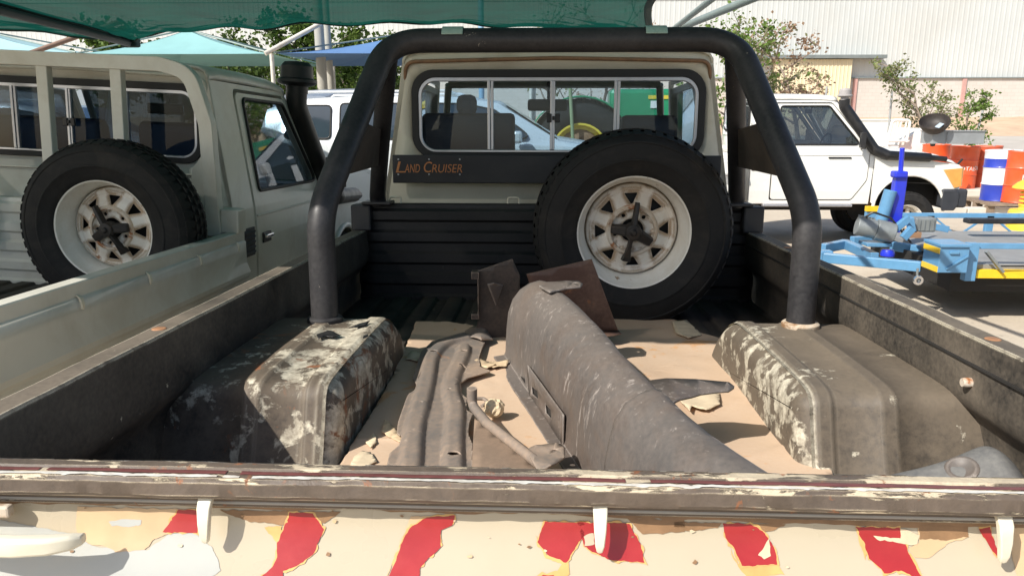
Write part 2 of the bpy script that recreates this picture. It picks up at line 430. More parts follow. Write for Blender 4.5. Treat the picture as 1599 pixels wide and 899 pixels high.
M_skid = worn('dusty steel guard plate', (.16, .142, .128), (.42, .33, .26), chip_t=.63, chip_w=.10, scale=30, dust=(.38, .27, .19), dust_amt=.8, dust_scale=3, rough=.5, edge=.6, edge_r=.006, rust=(.22, .12, .07), rust_t=.66, bmp=.12, up=.0)
M_rustplate = worn('rusty brown plate', (.085, .045, .033), (.25, .17, .12), chip_t=.68, scale=18, dust=(.26, .17, .12), dust_amt=.6, dust_scale=3.5, rough=.55, edge=.7, edge_r=.005, rust_t=.6, bmp=.3)
M_darkplate = worn('black bracket paint', (.026, .021, .019), (.34, .26, .2), chip_t=.70, scale=18, dust=(.20, .14, .10), dust_amt=.5, rough=.5, edge=.9, edge_r=.005, rust_t=.66, bmp=.3)
M_plasticgrey = worn('grey plastic bumper end', (.055, .058, .066), (.28, .27, .27), chip_t=.66, chip_w=.08, scale=20, dust=(.22, .215, .20), dust_amt=.7, rough=.5, rust_t=.9, bmp=.2, up=.2)
M_plywoodust = worn('dusty flat sheet', (.20, .145, .105), (.34, .26, .2), chip_t=.66, scale=40, dust=(.34, .24, .17), dust_amt=.8, rough=.8, rust_t=.72, bmp=.5)
# other vehicles
M_sage = plain('dusty white paint', (.70, .68, .60), .4, 0, .07, 2.5, .08, 50, dirt=(.46, .39, .28), dirt_amt=.65, coat=.2)
M_white = plain('white car paint', (.80, .79, .74), .28, 0, .03, 2, 0, dirt=(.62, .56, .44), dirt_amt=.25, coat=.5)
M_silver = plain('silver white car paint', (.70, .73, .75), .28, .15, .04, 2, 0, coat=.5)
M_greycar = plain('grey car paint', (.23, .26, .30), .3, .3, .06, 2, 0, coat=.5)
M_bumpgrey = plain('dark grey bumper plastic', (.035, .038, .045), .55, 0, .1, 10, .1, 80)
M_amber = plain('amber lens', (.75, .35, .08), .2, 0, .1, 10, coat=.6)
M_lens = plain('clear lens', (.7, .7, .68), .12, .3, .1, 10, coat=.6)
M_under = plain('underbody', (.02, .018, .016), .8, 0, .2, 5)
M_mud = plain('red mud flap', (.28, .16, .09), .8, 0, .15, 6)
# ================================================================== SETTING
def ground_mat():
    m, nt, bs = newmat('sandy concrete yard'); co = coords(nt, world=True)
    a = noise_n(nt, co, .35, 6, .65, .4); b = noise_n(nt, co, 3.0, 9, .7); c_ = noise_n(nt, co, 40, 5, .7)
    c = mixc(nt, ramp(nt, a, .3, .7), (.47, .40, .31), (.56, .49, .39))
    c = mixc(nt, ramp(nt, b, .42, .75, 0, .55), c, (.36, .29, .215))
    c = mixc(nt, ramp(nt, c_, .35, .75, 0, .4), c, (.62, .56, .46))
    vo = N(nt, 'ShaderNodeTexVoronoi'); vo.inputs['Scale'].default_value = 5; nt.links.new(co, vo.inputs['Vector'])
    c = mixc(nt, ramp(nt, vo.outputs['Distance'], .06, .10, .45, 0), c, (.20, .17, .14))
    nt.links.new(c, bs.inputs['Base Color']); bs.inputs['Roughness'].default_value = .9; bs.inputs['Specular IOR Level'].default_value = .2
    bump(nt, bs, math_n(nt, 'ADD', b, c_), .4, .01); return m
M_ground = ground_mat()
M_road = plain('grey paving', (.42, .39, .35), .9, 0, .12, .8, .3, 20)
M_sand = plain('reddish sand', (.50, .36, .25), .95, 0, .2, .9, .5, 10)
M_clad = plain('white metal cladding', (.52, .545, .535), .45, .0, .05, .35, 0, dirt=(.50, .47, .41), dirt_amt=.35)
M_yelclad = plain('pale yellow cladding', (.68, .60, .41), .5, 0, .05, .5, 0)
M_roofgrey = plain('grey roof sheet', (.20, .23, .23), .5, .2, .1, 2)
M_column = plain('pink painted column', (.50, .30, .27), .85, 0, .12, 2)
M_conc = plain('pale concrete', (.56, .52, .45), .9, 0, .1, 3, .3, 40)
def block_mat():
    m, nt, bs = newmat('grey block wall'); co = coords(nt, world=True)
    mp = N(nt, 'ShaderNodeMapping'); mp.inputs['Rotation'].default_value = (R(90), 0, 0); nt.links.new(co, mp.inputs[0])
    br = N(nt, 'ShaderNodeTexBrick'); br.inputs['Scale'].default_value = 1.0; br.inputs['Brick Width'].default_value = .42; br.inputs['Row Height'].default_value = .21
    br.inputs['Mortar Size'].default_value = .012; br.inputs['Color1'].default_value = (.56, .53, .49, 1); br.inputs['Color2'].default_value = (.52, .49, .45, 1); br.inputs['Mortar'].default_value = (.47, .44, .40, 1)
    nt.links.new(mp.outputs[0], br.inputs['Vector'])
    n = noise_n(nt, co, 1.2, 7, .7)
    nt.links.new(mixc(nt, ramp(nt, n, .4, .75, 0, .5), br.outputs['Color'], (.60, .56, .52)), bs.inputs['Base Color'])
    bs.inputs['Roughness'].default_value = .95; bump(nt, bs, br.outputs['Fac'], -.4, .01); return m
M_block = block_mat()

# ground sheet
g = MB(); gx = [-160, -60, -20, -8, 0, 8, 20, 60, 160]; gy = [-40, -10, 0, 10, 20, 26, 300]
g.grid([[Vector((x, y, 0)) for x in gx] for y in gy])
tag(g.build('ground', M_ground, fix=False), kind='structure')
# paved road strip and sand bank in front of the warehouse (the land rises there)
BY = 46.0
def bank_z(y): 
    pts = [(22, 0.0), (30, .35), (36, .62), (40, .95), (44, 1.45), (BY + 2, 1.6)]
    for (a, za), (b, zb) in zip(pts, pts[1:]):
        if y <= b: return za + (zb - za) * max(0, (y - a)) / (b - a)
    return pts[-1][1]
rows = []
for y in (22, 25, 28, 30, 32, 34, 36.5): rows.append([Vector((x, y, bank_z(y) + .004 + (.0 if y > 22 else -.05))) for x in range(-80, 120, 4)])
mb = MB(); mb.grid(rows); tag(mb.build('road', M_road, fix=False), kind='structure')
rows = []
for i in range(12):
    y = 36.5 + i * (BY + 1 - 36.5) / 11
    rows.append([Vector((x, y, bank_z(y) + .004 + .12 * (noise.noise((x * .5, y * .6, 0))) * (i > 0))) for x in range(-80, 120, 1)])
mb = MB(); mb.grid(rows); tag(mb.build('sand_bank', M_sand, smooth=60, fix=False), kind='structure')

# warehouse: trapezoidal cladding over a block plinth with columns
wh = empty('warehouse', Matrix.Translation((0, BY, 0)) @ Matrix.Rotation(R(.75), 4, 'Z'))
tag(wh, 'long white corrugated metal warehouse above a grey block plinth', 'warehouse')
zpl = 1.7 + (178 - 127) * (BY + .9) / FPX
def clad(name, x0, x1, z0, z1, y, mat, par, pitch=.30, d=.009):
    xs = []; x = x0; 
    while x < x1:
        xs += [(x, 0), (x + pitch * .12, -d), (x + pitch * .30, -d), (x + pitch * .42, 0)]; x += pitch
    mb = MB(); mb.grid([[Vector((a, y + b, z)) for a, b in xs] for z in (z0, z1)])
    return mb.build(name, mat, par, fix=False)
clad('wall', -60, 75, zpl, 8.2, 0, M_clad, wh)
clad('wall', -60, 75, 8.2, 13.5, -.03, M_clad, wh)
MB().box((7, 4.0, 13.6), (136, 8.6, .25)).build('roof', M_roofgrey, wh)
MB().box((7, 4.2, 6.7), (133, 8.0, 13.2)).build('core', M_conc, wh)
MB().box((7, .02, zpl / 2 - .2), (134, .24, zpl + .4)).build('plinth', M_block, wh)
MB().box((7, -.06, zpl + .03), (134, .30, .06)).build('flashing', M_roofgrey, wh)
for px in (1334, 1505, 1676, 1163):
    x = at(px, 160, BY + .9).x
    MB().box((x, -.11, zpl / 2), (.24, .14, zpl)).build('column', M_column, wh, bevel=.01)
# lean-to with yellow cladding and an eave that runs past it
yl = empty('lean_to', Matrix.Translation((0, BY - .55, 0)) @ Matrix.Rotation(R(.75), 4, 'Z'))
tag(yl, 'pale yellow clad lean-to under a grey eave against the warehouse', 'shed')
a = at(1207, 170, BY + .37); b = at(1325, 170, BY + .37); zt = at(1300, 92, BY + .37).z; a2 = at(1150, 92, BY + .37)
clad('wall', a.x, b.x, .6, zt - .02, 0, M_yelclad, yl, .22, .025)
MB().box(((a.x + b.x) / 2, (.24), zt / 2), (b.x - a.x - .02, .42, zt - .1)).build('core', M_yelclad, yl)
c = at(1385, 92, BY + .37)
MB().box(((a2.x + c.x) / 2, .12, zt + .12), (c.x - a2.x, .85, .20)).build('eave', M_roofgrey, yl, bevel=.01)
# low white wall in front of the bank
p = at(1328, 190, 33); q = at(1402, 190, 33)
mb = MB().box(((p.x + q.x) / 2, 33 - .92, .75), (q.x - p.x, .25, 1.35)); mb.box(((p.x + q.x) / 2, 33 - .92, 1.45), (q.x - p.x + .06, .32, .07))
tag(mb.build('boundary_wall', plain('whitewashed wall', (.70, .68, .63), .9, 0, .06, 2, .2, 20), bevel=.01), 'low whitewashed wall stub below the yellow lean-to', 'wall')
# fence posts along the road
M_galv = plain('galvanised steel', (.42, .43, .43), .5, .5, .12, 8)
for (px, yt, yb, D, lean, lab) in ((1541, 147, 210, 24, .25, 'leaning thin galvanised fence post right of the bush'), (1393, 143, 212, 24, -.05, 'thin grey fence post standing within the leafy bush'), (1291, 135, 175, 26, 0, 'short grey fence post in front of the yellow lean-to')):
    t = at(px, yt, D); zb = bank_z(t.y) - .1
    tag(MB().tube([(t.x - lean * 1.0, t.y, zb), t], .035, 8).build('fence_post', M_galv, smooth=40), lab, 'post', 'fence posts along the road')
# kerb in front of the drums
p = at(1480, 300, 13.0)
mb = MB()
for i in range(6): mb.box((p.x + .9 * i, p.y + .25, .06), (.88, .22, .13))
tag(mb.build('kerb', M_conc, bevel=.012), kind='structure')

# ================================================================== WHEELS
WM = Matrix(((1, 0, 0, 0), (0, 0, -1, 0), (0, 1, 0, 0), (0, 0, 0, 1)))     # wheel axis (z) -> -Y
def tyre_mesh(mb, M, Rr=.39, Wd=.125):
    half = [(.212, .085), (.222, .104), (.245, .116), (.28, Wd), (.283, Wd + .003), (.288, Wd + .003), (.291, Wd), (.32, .122), (.345, .114), (.348, .1165), (.353, .115), (.356, .111), (.372, .099), (.381, .088), (.386, .07), (.386, .04)]
    prof = half + [(.386, 0)] + [(r, -h) for r, h in reversed(half)]
    mb.lathe(prof, 72, M)
    n = 56
    for k in range(n):                                 # shoulder and centre lugs
        for (hh, off, ww) in ((.075, 0, .052), (.022, .5, .036), (-.022, 0, .036), (-.075, .5, .052)):
            a = 2 * math.pi * (k + off) / n
            c = Vector((math.cos(a), math.sin(a), 0)); t = Vector((-c.y, c.x, 0)); z = Vector((0, 0, 1))
            rot = Matrix((t, z, c)).transposed()
            m3 = M.to_3x3()
            rr = .384 if abs(hh) > .05 else .389
            tilt = Matrix.Rotation(-.32 * (1 if hh > 0 else -1) if abs(hh) > .05 else .3, 3, 'X')
            mb.box(M @ (c * rr + z * hh), (.029, ww, .0035), m3 @ rot @ tilt)
def rim_h(r):
    pts = [(0, .028), (.04, .028), (.082, .03), (.086, .044), (.098, .044), (.105, .036), (.15, .012), (.163, .006), (.168, .016), (.176, .016), (.19, -.02)]
    for (a, ha), (b, hb) in zip(pts, pts[1:]):
        if r <= b: return ha + (hb - ha) * (r - a) / (b - a)
    return pts[-1][1]
def make_wheel(parent, M, rot=0.0, clamp=False, simple=False, mats=None, rimname='rim'):
    mt = mats or (M_rimw, M_rimbright, M_hub)
    mb = MB(); tyre_mesh(mb, M); ty = mb.build('tyre', M_tyre, parent, smooth=35, fix=False)
    rim = MB().lathe([(.186, -.06), (.187, -.01), (.192, .03), (.198, .052), (.206, .064), (.211, .088), (.216, .101), (.222, .104), (.227, .099), (.228, .09), (.222, .08), (.214, .06), (.205, -.06)], 64, M).build(rimname, mt[1], parent, smooth=40)
    holes = []
    for k in range(8):
        a = rot + k * math.pi / 4
        tri = [(.148, -.115 * .9), (.148, .115 * .9), (.113, .0)]
        pts = []
        for (r, da) in ((.150, -.185), (.150, .185), (.107, .035), (.107, -.035)):
            pts.append((r * math.cos(a + da), r * math.sin(a + da)))
        holes.append(rpoly(pts, .004, 3))
    for k in range(5):
        a = rot + .5 + k * 2 * math.pi / 5; holes.append(circ(.068 * math.cos(a), .068 * math.sin(a), .008, 10))
    holes.append(circ(0, 0, .046, 24))
    rings = []
    outer = circ(0, 0, .189, 64)
    def fn(u, v): return M @ Vector((u, v, rim_h(math.hypot(u, v))))
    plate('wheel_disc', outer, holes, fn, mt[0], rim, div=2, smooth=50, solid=.004, off=-1)
    MB().lathe([(.083, .0305), (.0865, .046), (.0975, .046), (.104, .038)], 48, M).build('hub_ring', mt[2], rim, smooth=50)
    MB().lathe([(0, -.03), (.05, -.03), (.19, -.035), (.19, -.06), (0, -.06)], 32, M).build('brake_backing', M_black, rim, smooth=30)
    if clamp:
        c = MB()
        def arm(a, L, w0, w1, h0, h1):
            d = Vector((math.cos(a), math.sin(a), 0)); s_ = Vector((-d.y, d.x, 0))
            ring = []
            for (t, w_, hz, th) in ((0, w0, h0, .018), (L * .55, w0 * .9, (h0 + h1) / 2, .016), (L, w1, h1, .014)):
                ctr = d * t + Vector((0, 0, hz))
                ring.append([M @ (ctr + s_ * w_ - Vector((0, 0, th))), M @ (ctr - s_ * w_ - Vector((0, 0, th))), M @ (ctr - s_ * w_ * .7 + Vector((0, 0, th))), M @ (ctr + s_ * w_ * .7 + Vector((0, 0, th)))])
            c.loft(ring)
        a0 = clamp
        arm(a0 + R(82), .115, .013, .010, .075, .060)
        arm(a0 + R(-100), .125, .010, .022, .072, .045)
        arm(a0 + R(175), .085, .026, .020, .068, .052)
        arm(a0 + R(-32), .088, .026, .020, .068, .052)
        c.lathe([(0, .10), (.010, .10), (.012, .092), (.030, .090), (.034, .07), (.034, .03), (0, .03)], 20, M)
        c.build('wheel_clamp', M_clamp, parent, smooth=35, bevel=.003)
    return ty

# ================================================================== PICKUP
def sxz(z):
    pts = [(-.75, .80), (-.45, .822), (-.1, .825), (.08, .812), (.16, .80), (.745, .70)]
    if z <= pts[0][0]: return pts[0][1]
    for (a, xa), (b, xb) in zip(pts, pts[1:]):
        if z <= b: return xa + (xb - xa) * (z - a) / (b - a)
    return pts[-1][1]
FA, RA = 4.75, 1.05                       # axles along the truck
ARCH_PROF = [(.615, -.325), (.645, -.25), (.664, -.195), (.673, -.165), (.695, -.146), (.75, -.14), (1.0, -.138), (1.25, -.14), (1.33, -.145), (1.40, -.168), (1.47, -.21), (1.53, -.265), (1.58, -.325)]
def arch_mesh(side):
    from math import cos, sin
    pts = [Vector(p) for p in ARCH_PROF]; n = len(pts)
    dense = []
    for i in range(n - 1):
        for k in range(4): dense.append(pts[i].lerp(pts[i + 1], k / 4))
    dense.append(pts[-1])
    for _ in range(2):
        dense = [dense[0]] + [(dense[i - 1] + dense[i] * 2 + dense[i + 1]) / 4 for i in range(1, len(dense) - 1)] + [dense[-1]]
    nor = []
    for i in range(len(dense)):
        t = dense[min(i + 1, len(dense) - 1)] - dense[max(i - 1, 0)]
        nor.append(Vector((-t.y, t.x)).normalized())
    xi, r = .515, .05
    stations = []
    for x in [.912, .80, .735, .730, .722, .700, .692, .688, .60, .593, .588, .582, .560, .554, .548, .54]:
        bead = .006 if (.690 < x < .732 or .552 < x < .590) else 0
        if x in (.730, .692, .588, .554): bead = .006
        stations.append((x, -bead))
    for k in range(0, 8):
        a = R(90 * k / 7); stations.append((xi + r - r * sin(a) + .0, r * (1 - cos(a))))
    mb = MB(); rows = []
    for (x, inset) in stations:
        row = []
        for p, q in zip(dense, nor):
            z = p.y - q.y * inset; y = p.x - q.x * inset
            row.append(Vector((side * x, y, max(z, -.326))))
        rows.append(row)
    mb.grid(rows)
    last = rows[-1]
    mb.add(last, [tuple(range(len(last)))])
    return mb

def hook_mesh(mb, M):
    """rope hook: tab that comes out, hangs down and tapers"""
    rings = []
    for (y, z, w_, t) in ((0, .012, .014, .006), (-.012, .008, .0145, .006), (-.022, -.006, .0135, .006), (-.027, -.03, .0115, .0058), (-.028, -.05, .009, .0055), (-.026, -.060, .006, .005), (-.0255, -.0635, .0025, .003)):
        rings.append([M @ Vector((sx_ * w_, y + sy_ * t, z)) for sx_, sy_ in ((-1, -1), (1, -1), (1, 1), (-1, 1))])
    mb.loft(rings); return mb

def build_pickup(mw, paint, label, cat, group, opt):
    root = empty('pickup_truck', mw); tag(root, label, cat, group)
    sc = mw.to_scale().x
    bedm = opt['bed_inner']; outm = opt['bed_outer']
    # ---- bed
    prof = []
    x = -.9
    while x < .92:
        prof += [(x, -.327), (x + .035, -.327), (x + .045, -.315), (x + .105, -.315), (x + .115, -.327)]; x += .125
    prof = [(a, z) for a, z in prof if a <= .915]
    extr('bed_floor', prof, -.045, 2.47, opt['floor'], root, closed=False, smooth=30, solid=.003)
    for s in (-1, 1):
        pr = [(.856, -.004), (.860, 0), (.907, 0), (.911, -.004), (.911, -.048), (.915, -.052), (.917, -.44), (.912, -.44), (.911, -.24), (.905, -.205), (.89, -.182), (.872, -.165), (.860, -.147), (.856, -.125), (.856, -.066)] + ([(.856, -.05)])
        wv = opt.get('rough', 0)
        def warp(p):
            if not wv: return p
            k = noise.noise((p.y * 3.1, p.z * 5, p.x + 3)) * .0035 + noise.noise((p.y * 11, p.z * 9, p.x)) * .0012
            return Vector((p.x + k, p.y, p.z + noise.noise((p.y * 4, p.x * 3, 1)) * .0022))
        sp = extr('side_wall', [(s * a, z) for a, z in pr], -.050, 2.50, bedm, root, n=60, smooth=35, warp=warp)
        arcn = [(RA - .47 * math.cos(R(k * 180 / 16)), -.62 + .0 + .36 * math.sin(R(k * 180 / 16))) for k in range(17)]
        outl = [(-.03, -.052), (-.03, -.62)] + arcn + [(2.50, -.62), (2.50, -.052)]
        def fo(u, v, s=s):
            pts = [(-.62, .904), (-.30, .918), (-.245, .920), (-.225, .936), (-.205, .938), (-.16, .920), (-.10, .9185), (-.052, .9165)]
            xx = pts[-1][1]
            for (za, xa), (zb, xb) in zip(pts, pts[1:]):
                if v <= zb: xx = xa + (xb - xa) * (v - za) / (zb - za); break
            return (s * xx, u, v)
        plate('outer_panel', outl, [], fo, outm, sp, vcuts=(-.30, -.245, -.225, -.205, -.16, -.10), smooth=25, solid=.002, off=0)
        for yy in (.25, .68, 1.11, 1.54, 1.97, 2.38):
            hk = MB(); hook_mesh(hk, Matrix.Translation((s * .914, yy, -.048)) @ Matrix.Rotation(R(90) * s, 4, 'Z') @ Matrix.Scale(.62, 4))
            hk.build('rope_hook', opt['hook'], sp, smooth=40)
        if s > 0 and wv: MB().box((s * .8535, 1.225, -.058), (.006, 2.54, .005)).build('seam_strip', M_under, sp)
        for yy in (.62, 1.95):
            MB().lathe([(0, .0022), (.012, .0022), (.015, .0012), (.016, 0)], 14, Matrix.Translation((s * .884, yy, .0))).build('rail_cap', opt['cap'], sp, smooth=40)
        if s > 0: MB().lathe([(0, .02), (.009, .02), (.011, .014), (.011, 0)], 10, Matrix.Translation((s * .858, .63, -.098)) @ Matrix.Rotation(R(-90) * s, 4, 'Y')).build('bolt', M_hub, sp, smooth=40)
        arch_mesh(s).build('wheel_arch', opt['arch'][0 if s < 0 else 1], root, smooth=60, bevel=0)
    # headboard with pressed ribs
    zs = [(-.43, 0)]; z = -.36
    while z < .06:
        zs += [(z, 0), (z + .012, -.014), (z + .05, -.014), (z + .062, 0)]; z += .098
    zs += [(.10, 0), (.112, -.004), (.115, -.012), (.115, -.05), (.105, -.052)]
    mb = MB(); mb.grid([[Vector((xx, 2.46 - y if False else 2.46 + (y if z < .1 else -y), z)) for y, z in [(b, a) for a, b in zs]] for xx in [(-.90 + 1.80 * i / 24) for i in range(25)]])
    hb = mb.build('headboard', M_bedblack if opt.get('dark_head', True) else outm, root, smooth=25, solid=.003)
    for s in (-1, 1):
        MB().box((s * .875, 2.455, .055), (.09, .10, .118)).build('corner_bracket', M_board if opt.get('dark_head', True) else outm, hb, bevel=.008)
    if opt.get('own'):
        for px in (617, 802):
            X = tl(px, 312, Y=2.50).x
            MB().tube(fillet([(X - .026, 2.50, .10), (X - .026, 2.50, .142), (X + .026, 2.50, .142), (X + .026, 2.50, .10)], .012, 4), .0045, 8).build('staple_loop', M_hook, hb, smooth=40)
    # tailgate
    def tg_y(z):
        pts = [(-.62, -.05), (-.22, -.062), (-.16, -.055), (-.135, -.046), (-.12, -.039), (-.105, -.0315), (-.09, -.0245), (-.07, -.018), (-.045, -.014)]
        for (a, ya), (b, yb) in zip(pts, pts[1:]):
            if z <= b: return ya + (yb - ya) * (z - a) / (b - a)
        return pts[-1][1]
    lip = [(0, -.004), (-.002, 0), (-.017, .0008), (-.0205, -.003), (-.024, -.003), (-.0275, .0006), (-.045, -.0005), (-.050, -.005), (-.051, -.021), (-.048, -.026), (-.030, -.028), (-.026, -.030), (-.022, -.050), (-.012, -.050), (-.010, -.44), (0, -.44)]
    def warpt(p):
        if not opt.get('rough'): return p
        k = noise.noise((p.x * 14, p.z * 40, p.y * 30)) * .0026 + noise.noise((p.x * 45, p.z * 60, 4)) * .0018
        return Vector((p.x, p.y + k * (p.y < -.04 and p.z > -.027), p.z + noise.noise((p.x * 9, p.y * 30, 2)) * .0012 * (p.z > -.027)))
    tg = extr('tailgate', lip, -.915, .915, opt['lip'], root, axis='X', n=300 if opt.get('own') else 8, smooth=30, warp=warpt)
    zc = [-.048, -.058, -.07, -.08, -.09, -.0975, -.105, -.1125, -.12, -.1275, -.135, -.1475, -.16, -.19, -.22, -.30, -.4, -.5, -.62]
    mb = MB(); mb.grid([[Vector((xx, tg_y(z), z)) for z in zc] for xx in [-.915 + 1.83 * i / 40 for i in range(41)]])
    mb.build('outer_skin', outm if not opt.get('own') else M_cream, tg, smooth=60)
    for (yy, zz, hh, mt_) in ((-.026, -.0335, .0080, M_tan2), (-.021, -.0435, .0070, M_greyseal)):
        MB().box((0, yy + .008, zz), (1.82, .022, hh)).build('seal_strip', mt_ if opt.get('own') else M_black, tg, bevel=.003)
    if opt.get('own'):
        cum = [0]
        tp = [Vector(p_) for p_ in lip[:9]]
        for a, b in zip(tp, tp[1:]): cum.append(cum[-1] + (b - a).length)
        def onlip(x, s_):
            for k in range(len(tp) - 1):
                if s_ <= cum[k + 1] or k == len(tp) - 2:
                    f = (s_ - cum[k]) / (cum[k + 1] - cum[k]); q = tp[k].lerp(tp[k + 1], f); t = (tp[k + 1] - tp[k]).normalized(); break
            nrm = Vector((t.y, -t.x)) if t.x == 0 else Vector((-t.y, t.x)) * (1 if t.x > 0 else -1)
            if nrm.y < 0 and k < 6: nrm = -nrm
            if k >= 6: nrm = Vector((-abs(nrm.x), abs(nrm.y)))
            p_ = warpt(Vector((x, q.x, q.y))); return p_ + Vector((0, nrm.x, nrm.y)) * .0011
        def ribbon(name, s0, s1, mat, rag, gap, seed):
            run = []; n = 900
            mb = MB()
            for i in range(n + 1):
                x = -.9 + 1.8 * i / n
                r0 = rag * (noise.noise((x * 35, seed, 0)) + .6 * noise.noise((x * 120, seed, 1))); r1 = rag * (noise.noise((x * 35, seed, 5)) + .6 * noise.noise((x * 120, seed, 6)))
                on = noise.noise((x * 8, seed, 9)) + .5 * noise.noise((x * 50, seed, 3)) > gap
                if on: run.append([onlip(x, max(.0005, s0 + r0) + (max(s1 + r1, s0 + r0 + .0012) - max(.0005, s0 + r0)) * k / 3) for k in range(4)])
                if (not on or i == n) and run:
                    if len(run) > 2: mb.grid(run)
                    run = []
            mb.build(name, mat, tg, smooth=60, fix=False)['kind'] = 'stuff'
        ribbon('maroon_groove', .0285, .0415, M_maroon, .0012, -.55, 1)
        ribbon('worn_edge', .0445, .0500, M_edgew, .0020, -.34, 2)
        ribbon('worn_edge', .0008, .0048, M_edgew, .0012, -.25, 3)
    for X in opt.get('tg_hooks', (-.46, 0, .46)):
        hk = MB(); hook_mesh(hk, Matrix.Translation((X, -.026, -.034)) @ Matrix.Diagonal((.62, .85, .82, 1))); hk.build('rope_hook', opt['hook'], tg, smooth=40, bevel=.0015)
    tg.location.y = -.042
    opt['tg'] = tg; opt['tg_y'] = tg_y
    # ---- cab
    cab = empty('cab'); cab.parent = root
    body = paint
    roofp = [(.705, .735), (.704, .762), (.690, .785), (.655, .802), (.56, .812), (.35, .820), (0, .824)]
    rear = [(-sxz(z), z) for z in (-.60, -.45, -.1, .08, .16, .45)] + [(-a, z) for a, z in roofp] + [(a, z) for a, z in reversed(roofp[:-1])] + [(sxz(z), z) for z in (.45, .16, .08, -.1, -.45, -.60)]
    W = (-.655, .668, .325, .705)
    def fr(u, v): return (u, 2.60 + (0.02 * max(0, v - .735) / .09), v)
    rw = plate('rear_wall', rear, [rrect(*W, .095, 8)], fr, body, cab, solid=.012, smooth=30, off=-1, face=(0, -1, 0))
    def ring(name, r0, r1, y0, y1, mat, par, rad0, rad1):
        a = rrect(*r0, rad0, 8); b = rrect(*r1, rad1, 8); n = len(a); vs = []; 
        for (lp, y) in ((a, y0), (b, y0), (b, y1), (a, y1)): vs += [Vector((p[0], y, p[1])) for p in lp]
        fs = []
        for k in range(4):
            for i in range(n):
                fs.append((k * n + i, k * n + (i + 1) % n, ((k + 1) % 4) * n + (i + 1) % n, ((k + 1) % 4) * n + i))
        return MB().add(vs, fs).build(name, mat, par, smooth=35, bevel=.003)
    i1 = .025
    rwin = ring('rear_window', (W[0] - .008, W[1] + .008, W[2] - .008, W[3] + .008), (W[0] + .024, W[1] - .024, W[2] + .020, W[3] - .026), 2.583, 2.612, M_blacktrim, cab, .10, .08)
    ring('frame', (W[0] + .022, W[1] - .022, W[2] + .018, W[3] - .024), (W[0] + .038, W[1] - .038, W[2] + .030, W[3] - .044), 2.588, 2.606, M_alu, rwin, .08, .066)
    xs = [W[0] + .036, -.300, -.013, .277, W[1] - .036]
    for i, X in enumerate(xs[1:-1]):
        b = MB().box((X - .007, 2.593, (W[2] + W[3]) / 2 - .005), (.013, .016, W[3] - W[2] - .07))
        if i != 1: b.box((X + .008, 2.597, (W[2] + W[3]) / 2 - .005), (.012, .016, W[3] - W[2] - .07))
        else: b.box((X + .003, 2.596, (W[2] + W[3]) / 2 - .005), (.012, .012, W[3] - W[2] - .07))
        b.build('mullion', M_alu, rwin, bevel=.002)
    for k in range(4):
        x0, x1 = xs[k], xs[k + 1]
        y = 2.600 if k in (0, 3) else 2.603
        z0, z1 = W[2] + .028, W[3] - .042
        pts = [(x0 + (.0 if k else .02), z0), (x1 - (0 if k < 3 else .02), z0), (x1, z0 + (.0 if k < 3 else .03)), (x1, z1 - (0 if k < 3 else .05)), (x1 - (0 if k < 3 else .05), z1), (x0 + (0 if k else .05), z1), (x0, z1 - (0 if k else .05)), (x0, z0 + (0 if k else .03))]
        ded = []
        for p_ in pts:
            if not ded or (Vector(p_) - Vector(ded[-1])).length > 1e-4: ded.append(p_)
        if (Vector(ded[0]) - Vector(ded[-1])).length < 1e-4: ded.pop()
        MB().add([Vector((p_[0], y, p_[1])) for p_ in ded], [tuple(range(len(ded)))]).build('pane', opt.get('rearglass', M_glass), rwin)
    lt = MB().box((-.030, 2.582, .498), (.022, .014, .040)); lt.box((.008, 2.582, .498), (.022, .014, .040)); lt.box((-.011, 2.578, .498), (.012, .012, .018)); lt.build('latch', M_black, rwin, bevel=.003)
    # rain gutter round the roof edge at the back
    MB().tube(fillet([(-.70, 2.62, .62), (-.685, 2.590, .748), (0, 2.585, .762), (.685, 2.590, .748), (.70, 2.62, .62)], .05, 6), .009, 8).build('gutter', opt.get('gutter', body), cab, smooth=60)
    MB().box((0, 2.592, .262), (1.40, .012, .010)).build('swage', body, rw, bevel=.004)
    # roof
    rows = []
    for (Y, k) in ((2.60, -.004), (2.615, .0), (2.70, .008), (3.1, .012), (3.5, .006), (3.66, -.006), (3.72, -.02)):
        rows.append([Vector((-a, Y, z + k)) for a, z in roofp] + [Vector((a, Y, z + k)) for a, z in reversed(roofp[:-1])])
    roofo = MB().grid(rows).build('roof', body, cab, smooth=50, solid=.012)
    MB().box((0, 3.14, .765), (1.30, 1.0, .012)).build('headlining', M_inside, roofo)
    # sides with doors
    for s in (-1, 1):
        door = rpoly([(2.90, -.56), (3.98, -.56), (4.16, -.30), (4.17, .08), (4.13, .135), (3.66, .695), (2.90, .695)], [.04, .06, .12, .04, .04, .07, .05], 5)
        cx = sum(p[0] for p in door) / len(door); cz = sum(p[1] for p in door) / len(door)
        hole = [(p[0] + (p[0] - cx) * .026, p[1] + (p[1] - cz) * .028) for p in door]
        def fs(u, v, s=s, d=0): return (s * (sxz(v) + d), u, v)
        sidew = plate('cab_side', [(2.60, -.62), (4.22, -.62), (4.24, .08), (4.17, .145), (3.70, .74), (2.60, .74)], [hole], fs, body, cab, vcuts=(-.45, -.1, .08, .16, .45), smooth=0, solid=.02, off=-1, face=(s, 0, 0))
        win = rpoly([(2.985, .165), (4.05, .165), (3.625, .665), (2.985, .665)], [.03, .04, .07, .04], 5)
        dr = plate('door', door, [win], lambda u, v, s=s: fs(u, v, s, .004), body, cab, vcuts=(-.45, -.1, .08, .16, .45), smooth=0, solid=.03, off=-1, face=(s, 0, 0))
        MB().tube([fs(u, v, s, .006) for u, v in win] + [fs(*win[0], s, .006)], .011, 6, cap=False).build('window_seal', M_blacktrim, dr, smooth=60)
